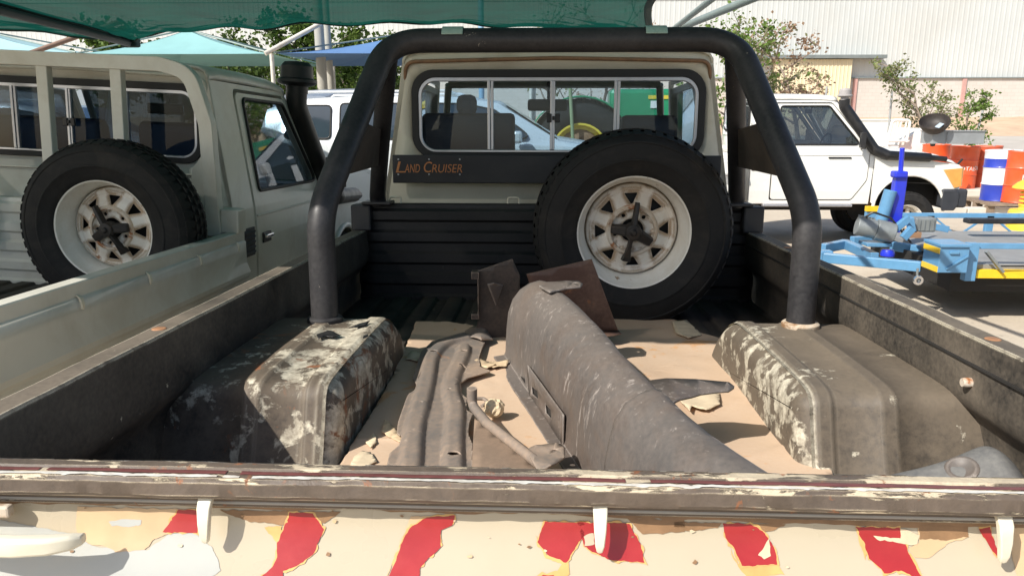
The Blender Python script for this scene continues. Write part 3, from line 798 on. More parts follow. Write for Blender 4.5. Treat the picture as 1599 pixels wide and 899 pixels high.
        MB().add([Vector(fs(u, v, s, -.008)) for u, v in win], [tuple(range(len(win)))]).build('window_pane', opt.get('sideglass', M_glass), dr)
        MB().box((s * (sxz(.03) + .006), 3.50, .03), (.012, 1.18, .014)).build('crease', body, dr, bevel=.005)
        h = MB().box((s * (sxz(-.1) + .008), 3.02, -.10), (.012, .12, .06)); h.build('handle_recess', M_black, dr, bevel=.004)
        MB().box((s * (sxz(-.1) + .022), 3.02, -.092), (.02, .105, .022)).build('door_handle', M_chrome if opt.get('chrome') else M_black, dr, bevel=.006)
        # louvre behind the door
        lv = MB()
        for k in range(5): lv.box((s * (sxz(-.1) + .004), 2.735, -.045 - .028 * k), (.022, .20, .019), Matrix.Rotation(R(25) * s, 3, 'Y'))
        lv.box((s * (sxz(-.1) + .0), 2.735, -.10), (.012, .225, .155)); lv.build('vent_louvre', M_black, sidew, bevel=.002)
        # front wing
        cfa = Vector((FA, -.66)); arcp = [(FA - .47 * math.cos(R(k * 10 - 6)), -.68 + .45 * math.sin(R(k * 10 - 6))) for k in range(20)]
        wing = [(4.24, .07), (4.25, -.60), (4.28, -.62)] + [p_ for p_ in arcp if p_[0] > 4.29] + [(5.28, -.56), (5.40, -.44), (5.43, -.30), (5.42, -.14), (5.36, -.095)]
        wg = plate('front_wing', wing, [], lambda u, v, s=s: (s * (.825 - .06 * max(0, (u - 5.1)) ** 2 - .02 * max(0, v + .05)), u, v), body, cab, vcuts=(-.4, -.2, -.05), ucuts=(4.5, 5.0, 5.2, 5.3), smooth=0, solid=.02, off=-1, face=(s, 0, 0))
        MB().tube([(s * .832, u, v) for u, v in arcp], .022, 8).build('arch_flare', body, wg, smooth=60)
        MB().box((s * .70, 5.43, -.23), (.20, .03, .19)).build('headlight', M_lens, wg, bevel=.02)
        MB().add([Vector((s * .829, 5.16, -.16)), Vector((s * .826, 5.39, -.14)), Vector((s * .816, 5.415, -.38)), Vector((s * .826, 5.33, -.40)), Vector((s * .80, 5.43, -.14)), Vector((s * .80, 5.43, -.38))], [(0, 1, 2, 3), (1, 4, 5, 2)]).build('indicator', M_amber, wg, solid=.03, off=0)
        # mirror
        mr = MB().tube(fillet([(s * .815, 4.05, .11), (s * .93, 4.06, .12), (s * .95, 4.02, .18)], .03, 4), .010, 8)
        mr.box((s * .965, 4.0, .23), (.13, .06, .20), Matrix.Rotation(R(-14) * s, 3, 'Z'))
        mr.build('door_mirror', M_black, dr, smooth=35, bevel=.012)
        if opt.get('lowmirror'):
            MB().box((s * (sxz(-.0) + .012), 3.78, -.005), (.018, .30, .018)).build('trim_strip', M_black, dr, bevel=.004)
    # bonnet, screen, front
    rows = []
    for (Y, z, wd) in ((4.20, .075, .80), (4.35, .085, .80), (4.8, .06, .79), (5.15, .00, .77), (5.32, -.05, .75), (5.41, -.10, .73)):
        prf = [(1.0, -.03), (.985, -.008), (.93, .006), (.75, .022), (.70, .034), (.45, .042), (0, .046)]
        rows.append([Vector((-wd * a, Y, z + dz)) for a, dz in prf] + [Vector((wd * a, Y, z + dz)) for a, dz in reversed(prf[:-1])])
    bn = MB().grid(rows).build('bonnet', body, cab, smooth=50, solid=.015)
    fr_ = MB().box((0, 5.40, -.26), (1.50, .04, .32)); fr_.build('front_panel', body, cab, bevel=.02)
    MB().box((0, 5.43, -.22), (1.0, .03, .20)).build('grille', M_black, cab, bevel=.008)
    bp = MB(); 
    bp.loft([[Vector((xx, 5.46 - .16 * (abs(xx) / .86) ** 4 + dy, zz)) for dy, zz in ((.06, -.43), (.10, -.47), (.10, -.62), (.05, -.70), (-.12, -.70), (-.12, -.43))] for xx in [-.88, -.86, -.78, -.6, -.3, 0, .3, .6, .78, .86, .88]])
    bp.build('front_bumper', M_bumpgrey, cab, smooth=40, bevel=.01)
    for s in (-1, 1):
        MB().box((s * .79, 5.34, -.54), (.15, .34, .25)).build('bumper_end', M_bumpgrey, cab, bevel=.03)
    scr = [(-.745, 4.185, .12), (.745, 4.185, .12), (.635, 3.735, .725), (-.635, 3.735, .725)]
    MB().add([Vector(p_) for p_ in scr], [(0, 1, 2, 3)]).build('windscreen', M_glass, cab)
    wf = MB()
    P4 = [Vector(p_) for p_ in scr]
    for i in range(4): wf.tube([P4[i], P4[(i + 1) % 4]], .022 if i != 0 else .03, 8)
    wf.build('screen_frame', body, cab, smooth=50)
    # interior
    MB().box((0, 4.05, .02), (1.44, .34, .24)).build('dashboard', M_dash, cab, bevel=.04)
    for (x0, x1, zt, hr) in opt.get('seats', ((-.66, -.05, .53, True), (.22, .60, .52, False))):
        st = MB(); st.loft([[Vector((xx, 2.86 + (zt - z) * -.0 + .10 * (.5 - z) * 1.0 - .03 + dy, z)) for dy, z in ((0, zt - .03), (.03, zt), (.10, zt), (.13, zt - .03), (.16, -.1), (0, -.1))] for xx in (x0, x0 + .03, x1 - .03, x1)])
        sb = st.build('seat', M_seat, cab, smooth=40, bevel=.02)
        MB().box(((x0 + x1) / 2, 3.18, -.12), (x1 - x0, .46, .14)).build('cushion', M_seat, sb, bevel=.03)
        if hr:
            hx = x0 + .22 if opt.get('own') else (x0 + x1) / 2
            MB().box((hx, 2.90, zt + .04), (.10 if opt.get('own') else .16, .08, .10)).build('headrest', M_seat, sb, bevel=.03)
    MB().tube(fillet([(-.03, 3.72, .74), (-.03, 3.66, .64), (-.03, 3.64, .60)], .02, 3), .008, 6).build('mirror_stalk', M_black, cab)
    MB().box((-.035, 3.62, .60), (.235, .03, .068)).build('interior_mirror', M_black, cab, bevel=.02, bseg=3)
    sw = MB(); n = 28
    sw.tube([(.40 + .19 * math.cos(2 * math.pi * i / n), 3.72 + .05 * math.sin(2 * math.pi * i / n), .12 + .18 * math.sin(2 * math.pi * i / n)) for i in range(n + 1)], .013, 8, cap=False)
    sw.bar((.22, 3.72, .12), (.58, 3.72, .12), .02, .03); sw.bar((.40, 3.72, .12), (.40, 3.95, .02), .04, .04); sw.build('steering_wheel', M_dash, cab, smooth=50)
    MB().box((0, 3.45, -.40), (1.5, 1.55, .36)).build('cab_floor', M_under, cab)
    MB().box((0, 2.6, -.66), (.9, 5.0, .18)).build('chassis_fill', M_under, root)
    MB().box((0, 4.75, -.35), (1.0, 1.0, .5)).build('engine_bay', M_under, cab)
    if opt.get('flap'):
        MB().box((.70, 4.31, -.70), (.22, .02, .30)).build('mud_flap', M_mud, cab)
        MB().box((.0, 3.45, -.60), (1.62, 1.5, .05)).build('sill', M_mud, cab, bevel=.01)
        MB().box((.80, 3.4, -.64), (.10, 1.2, .035)).build('side_step', M_alu, cab, bevel=.01)
    # road wheels, standing on the ground
    inv = mw.inverted()
    for Y in (RA, FA):
        for s in (-1, 1):
            zz = None
            zl = -.8
            for _ in range(4):
                wz = (mw @ Vector((s * .72, Y, zl))).z; zl += (.386 * sc - wz) / sc
            whl = empty('wheel'); whl.parent = root
            make_wheel(whl, Matrix.Translation((s * .735, Y, zl)) @ Matrix.Rotation(R(90) * s, 4, 'Z') @ WM, rot=random.random())
    # snorkel
    if opt.get('snorkel'):
        pth = fillet([(.835, 5.17, -.02), (.855, 4.95, .00), (.86, 4.38, .03), (.835, 4.22, .10), (.755, 3.80, .66), (.76, 3.79, .75)], .1, 5)
        rs = []
        for i in range(len(pth)):
            t = i / (len(pth) - 1); rs.append(.034 + .034 * min(1, t * 3))
        sn = MB().tube(pth, rs, 14).build('snorkel', opt.get('snorkel_mat', M_black), root, smooth=60)
        hd = opt.get('head', 1.0)
        Mh = Matrix.Translation((.765, 3.79, .74)) @ Matrix.Scale(hd, 4)
        MB().lathe([(0, .0), (.06, .0), (.062, .04), (.098, .05), (.112, .06), (.112, .075), (.092, .085), (.088, .15), (.07, .172), (0, .18)], 24, Mh).build('snorkel_head', opt.get('head_mat', M_black), sn, smooth=35)
        if opt.get('snorkel_text'):
            text_to('lettering', 'LANDCRUISER', .05, lambda u, v: (.905, 4.45 + u, .012 + v - .01 * u), M_alu, sn)
    return root
# ================================================================== THE PICKUP WHOSE BED WE LOOK INTO
hx = [tl(px, 800, Y=-.082).x for px in (323, 937, 1568)]
own_opt = dict(bed_inner=M_sideblack, bed_outer=M_cream, hook=M_hook, cap=plain('rusty plug', (.34, .17, .085), .7, 0, .3, 40, .3, 80), arch=(M_arch, M_archdark), floor=M_floor, lip=M_rail, own=True, rough=1,
               gutter=plain('rusty gutter', (.22, .12, .06), .6, 0, .3, 20, .2), tg_hooks=hx,
               seats=((-.66, -.20, .53, True), (.33, .60, .52, False)))
truck = build_pickup(T0, M_creamdusty, 'cream pickup with black roll bar and empty weathered load bed full of scrap parts', 'pickup truck', None, own_opt)
truck['label'] = 'old cream pickup with black roll bar and worn black load bed holding scrap parts'
tg, tg_y = own_opt['tg'], own_opt['tg_y']

# peeling paint and sticker residue on the tailgate skin, film by film
def Lz(x, y): return (x / 2.961, 700 + y / 2.961)
def Cz(x, y): return (530 + x / 2.961, 700 + y / 2.961)
def Rz(x, y): return (1060 + x / 2.966, 700 + y / 2.966)
def film(pts, mat, layer, conv, jit=.0011, grow=0.0):
    if mat is M_red and not grow: film(pts, M_yellowf, 2.5, conv, jit * 2.2, .0014)
    uv = []
    for p in pts:
        q = conv(*p); t = tl(q[0], q[1], Y=-.063); uv.append(Vector((t.x, min(t.z, -.0485))))
    if grow:
        c = sum(uv, Vector((0, 0))) / len(uv); uv = [p + (p - c).normalized() * grow for p in uv]
        uv = [Vector((p.x, min(p.y, -.0485))) for p in uv]
    dense = []
    for i in range(len(uv)):
        a, b = uv[i], uv[(i + 1) % len(uv)]; n = max(1, int((b - a).length / .003))
        for k in range(n):
            p = a.lerp(b, k / n)
            if p.y < -.0495:
                p = p + Vector((noise.noise((p.x * 130, p.y * 130, layer)), noise.noise((p.x * 130, p.y * 130, layer + 9)))) * jit * 1.6 + Vector((noise.noise((p.x * 400, p.y * 400, layer)), noise.noise((p.x * 400, p.y * 400, 5)))) * jit * .6
            dense.append((p.x, min(p.y, -.0485)))
    off = .0004 + .00035 * layer
    plate('paint_patch', dense, [], lambda u, v: (u, tg_y(v) - off, v), mat, tg, vcuts=[-.05 - .008 * k for k in range(16)], smooth=60)
film([(0, 330), (350, 385), (450, 428), (700, 445), (790, 388), (900, 380), (1000, 440), (1055, 520), (1000, 550), (880, 590), (870, 700), (0, 700)], M_greyw, 1, Lz)
film([(350, 275), (920, 288), (920, 380), (860, 375), (790, 385), (725, 405), (690, 445), (560, 450), (520, 430), (450, 425), (380, 400), (352, 350)], M_tan, 2, Lz)
film([(820, 288), (920, 290), (920, 383), (850, 380), (758, 380), (790, 330)], M_red, 3, Lz)
film([(500, 338), (560, 328), (650, 332), (655, 350), (600, 358), (520, 352)], M_greyw, 3, Lz)
film([(1010, 290), (1575, 300), (1500, 345), (1300, 352), (1150, 340), (1060, 312)], M_brown, 2, Lz)
film([(1220, 362), (1300, 355), (1310, 470), (1295, 500), (1290, 420)], M_yellowf, 2, Lz)
film([(1335, 300), (1440, 303), (1500, 370), (1460, 465), (1400, 500), (1340, 520), (1330, 640), (1235, 640), (1240, 540), (1290, 500), (1300, 470), (1290, 420), (1320, 350)], M_red, 3, Lz)
film([(1240, 540), (1205, 640), (1240, 640)], M_brown, 2, Lz)
film([(435, 592), (480, 562), (540, 555), (580, 592), (570, 660), (440, 660)], M_tan, 2, Lz)
film([(400, 322), (535, 316), (520, 360), (470, 375), (470, 440), (390, 505), (375, 560), (360, 640), (200, 640), (270, 490), (290, 430), (320, 375)], M_red, 3, Cz)
film([(300, 590), (330, 550), (380, 545), (395, 600), (330, 640), (290, 640)], M_cardlight, 4, Cz)
film([(330, 318), (420, 318), (330, 372), (300, 420), (255, 500), (200, 640), (235, 540), (280, 430)], M_tan, 2, Cz)
film([(950, 342), (1130, 348), (1130, 400), (1070, 470), (1050, 500), (960, 470), (915, 425)], M_red, 3, Cz)
film([(905, 395), (960, 470), (1060, 500), (1062, 540), (1030, 560), (900, 560), (850, 640), (845, 600), (890, 550), (1010, 525), (1030, 505), (950, 480)], M_yellowf, 2, Cz)
film([(895, 640), (910, 560), (940, 540), (990, 542), (1020, 590), (1020, 640)], M_red, 3, Cz)
film([(1100, 345), (1340, 350), (1390, 430), (1405, 500), (1240, 490), (1130, 440)], M_red, 3, Cz)
film([(1130, 400), (1175, 385), (1180, 430), (1135, 440)], M_cream, 4, Cz)
film([(1280, 640), (1300, 570), (1330, 560), (1330, 640)], M_yellowf, 2, Cz)
film([(1320, 640), (1350, 560), (1420, 558), (1445, 640)], M_red, 3, Cz)
film([(1330, 328), (1599, 338), (1599, 388), (1400, 395), (1372, 368)], M_brown, 2, Cz)
film([(-20, 345), (200, 350), (180, 372), (60, 385), (-20, 385)], M_brown, 2, Rz)
film([(205, 352), (330, 352), (400, 390), (440, 460), (445, 510), (280, 515), (250, 450), (215, 410)], M_red, 3, Rz)
film([(230, 430), (262, 510), (450, 512), (470, 545), (300, 560), (250, 500)], M_yellowf, 1, Rz)
film([(360, 480), (420, 410), (415, 480), (385, 490)], M_cardlight, 4, Rz)
film([(330, 352), (500, 355), (440, 385), (400, 388)], M_brown, 2, Rz)
film([(870, 368), (1030, 373), (1040, 430), (1070, 500), (1095, 570), (1090, 640), (1070, 565), (1010, 535), (930, 545), (870, 490), (855, 430), (825, 368)], M_red, 3, Rz)
film([(825, 370), (870, 440), (855, 500), (830, 420)], M_yellowf, 2, Rz)
film([(1030, 373), (1120, 400), (1100, 440), (1040, 440), (1000, 430), (920, 420), (900, 405), (1030, 415)], M_cardlight, 4, Rz)
film([(1115, 362), (1345, 372), (1345, 415), (1250, 435), (1190, 470), (1150, 492), (1080, 490), (1060, 455), (1110, 435)], M_tan, 2, Rz)
film([(1120, 360), (1345, 370), (1345, 410), (1250, 425), (1120, 420)], M_brown, 3, Rz)
film([(1400, 380), (1450, 368), (1480, 510), (1440, 460)], M_red, 3, Rz)
film([(1560, 370), (1660, 372), (1660, 560), (1540, 570), (1530, 500)], M_tan, 2, Rz)
xs_ = [-.9 + .012 * k for k in range(151)]
low = [(x, -.0545 - .0045 * (noise.noise((x * 9, 0, 0)) + .6 * noise.noise((x * 40, 3, 0))) - (.004 if x > .1 else 0)) for x in xs_]
plate('paint_patch', [(-.9, -.0485)] + low + [(.9, -.0485)], [], lambda u, v: (u, tg_y(v) - .0012, v), M_brown, tg, smooth=60)
rf = random.Random(5)
for k in range(22):
    x = rf.uniform(-.66, .62); z = rf.uniform(-.115, -.055); r_ = rf.uniform(.0008, .0026)
    pts = [(x + r_ * rf.uniform(.6, 2.2) * math.cos(a * math.pi / 3.5), z + r_ * rf.uniform(.5, 1.2) * math.sin(a * math.pi / 3.5)) for a in range(7)]
    plate('paint_flake', pts, [], lambda u, v: (u, tg_y(v) - .0024, v), rf.choice((M_cardlight, M_brown, M_tan)), tg, smooth=60)
# latch lever sticking out at the left end
lv = MB(); rings = []
for (px, zc_, hh, y, t) in ((-60, -.074, .013, -.085, .009), (20, -.0745, .0125, -.086, .009), (70, -.0740, .0115, -.082, .009), (100, -.0735, .0095, -.074, .008), (113, -.0735, .006, -.066, .006)):
    X = tl(px, 830, Y=-.127).x
    rings.append([Vector((X, y + dy * t, zc_ + dz * hh)) for dy, dz in ((-1, -.7), (-1, .7), (-.5, 1), (.7, 1), (1, .6), (1, -.6), (.6, -1), (-.5, -1))])
rings.insert(0, [p + Vector((-.14, .03, 0)) for p in rings[0]])
lv.loft(rings); lv.build('latch_lever', M_hook, tg, smooth=50, bevel=.002)
X0 = tl(-60, 830, Y=-.127).x
MB().tube([(X0 - .12, -.02, -.074), (X0 - .12, -.07, -.074)], .016, 12).build('lever_pivot', M_hook, tg, smooth=50)
MB().box((tl(8, 796, Y=-.082).x - .02, -.036, -.055), (.05, .012, .016)).build('rust_bracket', M_hub, tg, bevel=.003)

# black board with lettering under the back window
brd = MB().box((.0, 2.545, .268), (1.50, .018, .128)).build('sign_board', M_board, truck, bevel=.004)
for i, px in enumerate((622, 670, 718)):
    for py in (249, 272.5):
        p = tl(px, py, Y=2.535); MB().lathe([(0, .003), (.003, .0025), (.0042, .001), (.0042, 0)], 10, Matrix.Translation((p.x, 2.536, p.z)) @ WM).build('rivet', M_alu, brd, smooth=60)
def fit_text(name, body, x0, x1, ytop, ybase, par, mat, Y, shear=.18):
    a = tl(x0, ybase, Y=Y); b = tl(x1, ybase, Y=Y); t = tl(x0, ytop, Y=Y)
    o = text_to(name, body, 1.0, lambda u, v: (u, v, 0), mat, par, shear=shear)
    me = o.data; us = [v.co.x for v in me.vertices]; vs = [v.co.y for v in me.vertices]
    for v in me.vertices:
        fu = (v.co.x - min(us)) / (max(us) - min(us)); fv = (v.co.y - min(vs)) / (max(vs) - min(vs))
    lo, hi, bo, to = min(us), max(us), min(vs), max(vs)
    for v in me.vertices:
        fu = (v.co.x - lo) / (hi - lo); fv = (v.co.y - bo) / (to - bo)
        v.co = Vector((a.x + (b.x - a.x) * fu, Y, a.z + (t.z - a.z) * fv))
    m = o.modifiers.new('solid', 'SOLIDIFY'); m.thickness = .0012; m.offset = 1
    return o
for (bd, x0, x1, yt) in (('L', 618, 634, 252.5), ('AND', 632, 656, 256.5), ('C', 662, 675, 252.5), ('RUISER', 674.5, 722, 256.5)):
    fit_text('lettering', bd, x0, x1, yt, 269.5, brd, M_orange, 2.5352)

# roll bar
def bar_path(X0, X1): pass
rb = empty('roll_bar'); rb.parent = truck
hoop = fillet([(-.715, 1.27, -.142), (-.715, 1.27, .19), (-.592, 1.74, .735), (.592, 1.74, .735), (.715, 1.27, .19), (.715, 1.27, -.142)], [0, .22, .15, .15, .22, 0], 14)
MB().tube(hoop, .0405, 28).build('hoop', M_tube, rb, smooth=60)
for s in (-1, 1):
    MB().tube(fillet([(s * .600, 1.78, .700), (s * .70, 2.10, .44), (s * .80, 2.43, .155), (s * .80, 2.44, .115)], .05, 5), .036, 20).build('front_leg', M_tube, rb, smooth=60)
    MB().lathe([(0, 0), (.052, 0), (.054, .004), (.054, .014), (.050, .018), (.042, .020)], 28, Matrix.Translation((s * .715, 1.27, -.144))).build('foot_collar', M_hub if s > 0 else M_tube, rb, smooth=40)
    MB().box((s * .80, 2.44, .122), (.13, .11, .014)).build('foot_plate', M_tube, rb, bevel=.004)
    q = [Vector((s * .652, 1.515, .465)), Vector((s * .70, 2.10, .44)), Vector((s * .752, 2.27, .295)), Vector((s * .690, 1.37, .29))]
    MB().add(q, [(0, 1, 2, 3)]).build('gusset_plate', worn('dark gusset paint ' + str(s), (.03, .026, .022), (.3, .24, .18), chip_t=.72, dust=(.16, .12, .09), dust_amt=.5), rb, solid=.008, off=0)
M_clear = plain('green tinted clip plastic', (.30, .42, .36), .3, 0, .1, 30, coat=.5)
for px in (708, 1023):
    X = tl(px, 62, Y=1.74).x
    prof = []
    for k in range(13):
        a = R(20 + 140 * k / 12); prof.append((1.74 + .0455 * math.cos(a), .735 + .0455 * math.sin(a)))
    for k in range(12, -1, -1):
        a = R(20 + 140 * k / 12); prof.append((1.74 + .041 * math.cos(a), .735 + .041 * math.sin(a)))
    extr('roof_clip', prof, X - .036, X + .036, M_clear, rb, axis='X', smooth=40, bevel=.003)

# spare wheel on the headboard
sp = empty('spare_wheel', T0); tag(sp, 'spare wheel with rusty white steel rim mounted below the name board in the open bed', 'spare wheel')
c = tl(990, 362, Y=1.99)
MW = Matrix.Translation((c.x, c.y + .10, c.z)) @ Matrix.Rotation(R(3), 4, 'X') @ WM
make_wheel(sp, MW, rot=R(93), clamp=.0001)
MB().tube([MW @ Vector((0, 0, -.02)), MW @ Vector((0, 0, -.36))], .022, 12).build('mount_post', M_black, sp, smooth=50)
MB().box(MW @ Vector((0, 0, -.355)), (.22, .02, .30)).build('mount_plate', M_black, sp)

# ================================================================== LOAD IN THE BED (truck frame)
FZ = -.317
def pd2(p, a, b):
    ab = b - a; t = max(0, min(1, (p - a).dot(ab) / ab.length_squared)); return (p - (a + ab * t)).length
def card(name, pts, z, mat, label, amp=.006, seed=0, cut=.02, edge=None, creases=()):
    uv = [tl(px, py, Z=z) for px, py in pts]; uv = [Vector((p.x, p.y)) for p in uv]
    dense = []
    for i in range(len(uv)):
        a, b = uv[i], uv[(i + 1) % len(uv)]; n = max(1, int((b - a).length / .015))
        for k in range(n):
            p = a.lerp(b, k / n); j = .0045
            p = p + Vector((noise.noise((p.x * 30, p.y * 30, seed)), noise.noise((p.x * 30, p.y * 30, seed + 7)))) * j
            dense.append((p.x, p.y))
    xs = [p[0] for p in dense]; ys = [p[1] for p in dense]
    cr = [tuple(Vector(tl(q[0], q[1], Z=z).xy) for q in c_) for c_ in creases]
    def fn(u, v):
        h = noise.noise((u * 4, v * 3, seed)) * amp * 1.6 + noise.noise((u * 11, v * 9, seed + 3)) * amp * .5
        for (ca, cb_) in cr: h += .0045 * math.exp(-(pd2(Vector((u, v)), ca, cb_) / .007) ** 2)
        return (u, v, z + h + amp)
    o = plate(name, dense, [], fn, mat, None, ucuts=[min(xs) + cut * k for k in range(1, int((max(xs) - min(xs)) / cut) + 1)], vcuts=[min(ys) + cut * k for k in range(1, int((max(ys) - min(ys)) / cut) + 1)], smooth=70, solid=.004, off=1)
    o.matrix_world = T0
    if label: tag(o, label, 'cardboard')
    return o
c1 = card('cardboard_sheet', [(650, 503), (700, 503), (760, 512), (842, 545), (900, 640), (1010, 860), (470, 880), (520, 745), (548, 700), (585, 640), (612, 590), (633, 545)], -.309, M_cardboard, 'dusty brown cardboard sheet under the pressed steel guard plate', .004, 1, creases=(((728, 505), (790, 700)), ((560, 690), (640, 690)), ((645, 560), (600, 640)), ((788, 575), (780, 640))))
c2 = card('cardboard_sheet', [(860, 505), (985, 497), (1052, 500), (1094, 524), (1122, 530), (1150, 556), (1190, 590), (1232, 640), (1268, 690), (1298, 742), (1330, 840), (1100, 860), (920, 600)], -.305, M_cardboard, 'pale brown cardboard sheet between the bumper and the grey wheel arch', .006, 5, creases=(((960, 610), (1082, 556)), ((950, 545), (1090, 528)), ((1070, 660), (1210, 610)), ((1160, 720), (1262, 690))))
def scrap(parent, pts, z, mat, amp=.006, seed=0, name='torn_flap', th=.0025):
    uv = [tl(px, py, Z=z) for px, py in pts]; vs = [(p.x, p.y) for p in uv]
    dn = []
    for i in range(len(vs)):
        a, b = Vector(vs[i]), Vector(vs[(i + 1) % len(vs)]); n = max(1, int((b - a).length / .008))
        for k in range(n):
            p = a.lerp(b, k / n); p += Vector((noise.noise((p.x * 70, p.y * 70, seed)), noise.noise((p.x * 70, p.y * 70, seed + 4)))) * .004; dn.append((p.x, p.y))
    xs = [p[0] for p in dn]; ys = [p[1] for p in dn]
    o = plate(name, dn, [], lambda u, v: (u, v, z + amp * (1 + noise.noise((u * 25, v * 25, seed)) * 1.5)), mat, parent, ucuts=[min(xs) + .02 * k for k in range(1, 12)], vcuts=[min(ys) + .02 * k for k in range(1, 12)], smooth=50, solid=th, off=1)
    return o
scrap(c2, [(1050, 503), (1072, 500), (1096, 523), (1075, 528), (1055, 520)], -.2915, M_cardlight, .002, 2)
scrap(c2, [(1060, 624), (1085, 614), (1122, 612), (1124, 630), (1104, 640), (1080, 634), (1077, 642)], -.2915, M_cardlight, .002, 4)
for (pts, k) in (([(642, 548), (664, 552), (652, 565), (634, 560)], 1), ([(552, 716), (566, 704), (580, 708), (588, 722), (570, 730), (548, 728)], 2), ([(572, 690), (584, 676), (588, 690), (578, 700)], 3), ([(600, 655), (636, 688), (622, 690), (596, 676)], 4)):
    scrap(c1, pts, -.299, M_cardlight if k != 4 else M_cardedge, .003, k + 20)
for (pts, k) in (([(738, 560), (775, 572), (760, 577), (742, 572)], 5), ([(760, 568), (795, 566), (790, 574), (770, 576)], 6)):
    scrap(c1, pts, -.297, M_cardedge, .006, k + 30)

# crumpled paper ball
p = tl(772, 640, Z=-.277); bm = bmesh.new(); bmesh.ops.create_icosphere(bm, subdivisions=3, radius=.026)
for v in bm.verts:
    d = v.co.normalized(); k = 1 + .15 * noise.noise(d * 2.2) - .28 * abs(noise.noise(d * 3.6 + Vector((3, 1, 2))))
    v.co = Vector((v.co.x * k * 1.05, v.co.y * k, v.co.z * k * 1.05))
me = bpy.data.meshes.new('paper_ball'); bm.to_mesh(me); bm.free()
o = link('paper_ball', me, M_paper); o.matrix_world = T0 @ Matrix.Translation((p.x, p.y, -.271)); tag(o, 'small crumpled ball of brown paper lying on the cardboard', 'paper')

# pressed steel guard plate
def Gz(x, y): return (580 + x / 2.645, 400 + y / 2.645)
GZ = -.288
out = [(40, 960), (65, 865), (75, 820), (118, 782), (130, 755), (105, 735), (110, 690), (150, 575), (185, 555), (190, 535), (170, 510), (205, 400), (250, 355), (385, 315), (440, 345), (470, 355), (455, 390), (445, 420), (450, 460), (495, 478), (400, 505), (365, 530), (370, 570), (395, 590), (390, 640), (420, 655), (405, 690), (400, 740), (418, 780), (418, 865), (425, 960)]
def gp(x, y): q = tl(*Gz(x, y), Z=GZ); return Vector((q.x, q.y))
gout = rpoly([tuple(gp(*p)) for p in out], .012, 3)
gh = []
for (x, y, r) in ((257, 412, .011), (382, 412, .010), (376, 468, .010), (340, 845, .013), (207, 628, .004), (322, 572, .005), (358, 626, .004)):
    q = gp(x, y); gh.append(circ(q.x, q.y, r, 12, .8))
def chaik(p):
    for _ in range(3):
        q = [p[0]]
        for a, b in zip(p, p[1:]): q += [a.lerp(b, .25), a.lerp(b, .75)]
        p = q + [p[-1]]
    return p
b1 = [gp(*p) for p in ((385, 345), (300, 365), (245, 420), (230, 520), (205, 620), (175, 720), (165, 860), (150, 960))]; b1 = chaik(b1)
b2 = [gp(*p) for p in ((382, 385), (378, 420), (335, 500), (325, 570), (352, 640), (338, 760), (338, 860), (340, 960))]; b2 = chaik(b2)
def pd(p, poly):
    best = 9
    for a, b in zip(poly, poly[1:]):
        ab = b - a; t = max(0, min(1, (p - a).dot(ab) / ab.length_squared)); best = min(best, (p - (a + ab * t)).length)
    return best
def sm(a, b, x): t = max(0, min(1, (x - a) / (b - a))); return t * t * (3 - 2 * t)
def gfn(u, v):
    p = Vector((u, v))
    h = .015 * (1 - sm(.012, .030, pd(p, b1))) + .015 * (1 - sm(.011, .029, pd(p, b2)))
    h += .0008 * noise.noise((u * 14, v * 14, 3))
    return (u, v, GZ + h)
xs = [p[0] for p in gout]; ys = [p[1] for p in gout]
o = plate('guard_plate', gout, gh, gfn, M_skid, None, ucuts=[min(xs) + .005 * k for k in range(1, 90)], vcuts=[min(ys) + .005 * k for k in range(1, 280)], smooth=50, solid=.004, off=-1)
o.matrix_world = T0; tag(o, 'long pressed steel underbody guard plate with ribs and holes on the cardboard', 'guard plate')

# dusty sheet under the strut
uv = [tl(px, py, Z=-.278) for px, py in ((741, 648), (800, 690), (852, 735), (880, 800), (735, 800), (738, 700))]
o = plate('steel_sheet', [(p.x, p.y) for p in uv], [], lambda u, v: (u, v, -.283 + .003 * noise.noise((u * 9, v * 9, 0))), M_plywoodust, None, ucuts=[-.3 + .03 * k for k in range(20)], vcuts=[.6 + .03 * k for k in range(30)], solid=.004, off=1)
o.matrix_world = T0; tag(o, 'dust covered flat steel sheet under the tubular stay', 'metal sheet')
# tubular stay with flattened mounting foot
st = empty('tubular_stay', T0); tag(st, 'grey tubular stay with bent end and flattened mounting foot', 'stay')
P = [tl(737, 606, Z=-.20), tl(737, 632, Z=-.245), tl(760, 660, Z=-.25), tl(842, 724, Z=-.262)]
MB().tube(fillet(P, .03, 5), [.013] * 3 + [.012] * (len(fillet(P, .03, 5)) - 3), 12).build('tube', M_skid, st, smooth=60)
ft = rpoly([tuple(tl(*q, Z=-.25).xy) for q in ((822, 700), (836, 694), (872, 690), (882, 698), (882, 712), (862, 728), (842, 735), (832, 722))], .01, 3)
hc = tl(866, 703, Z=-.25)
plate('foot', ft, [circ(hc.x, hc.y, .007, 12)], lambda u, v: (u, v, -.253 + .010 * noise.noise((u * 18, v * 18, 1))), M_skid, st, ucuts=[-.2 + .015 * k for k in range(30)], vcuts=[.7 + .02 * k for k in range(40)], solid=.004, off=0)
MB().tube(fillet([tl(742, 622, Z=-.255), tl(756, 622, Z=-.258), tl(762, 628, Z=-.262), tl(752, 634, Z=-.265)], .01, 4), .005, 8).build('clip', M_skid, st, smooth=60)

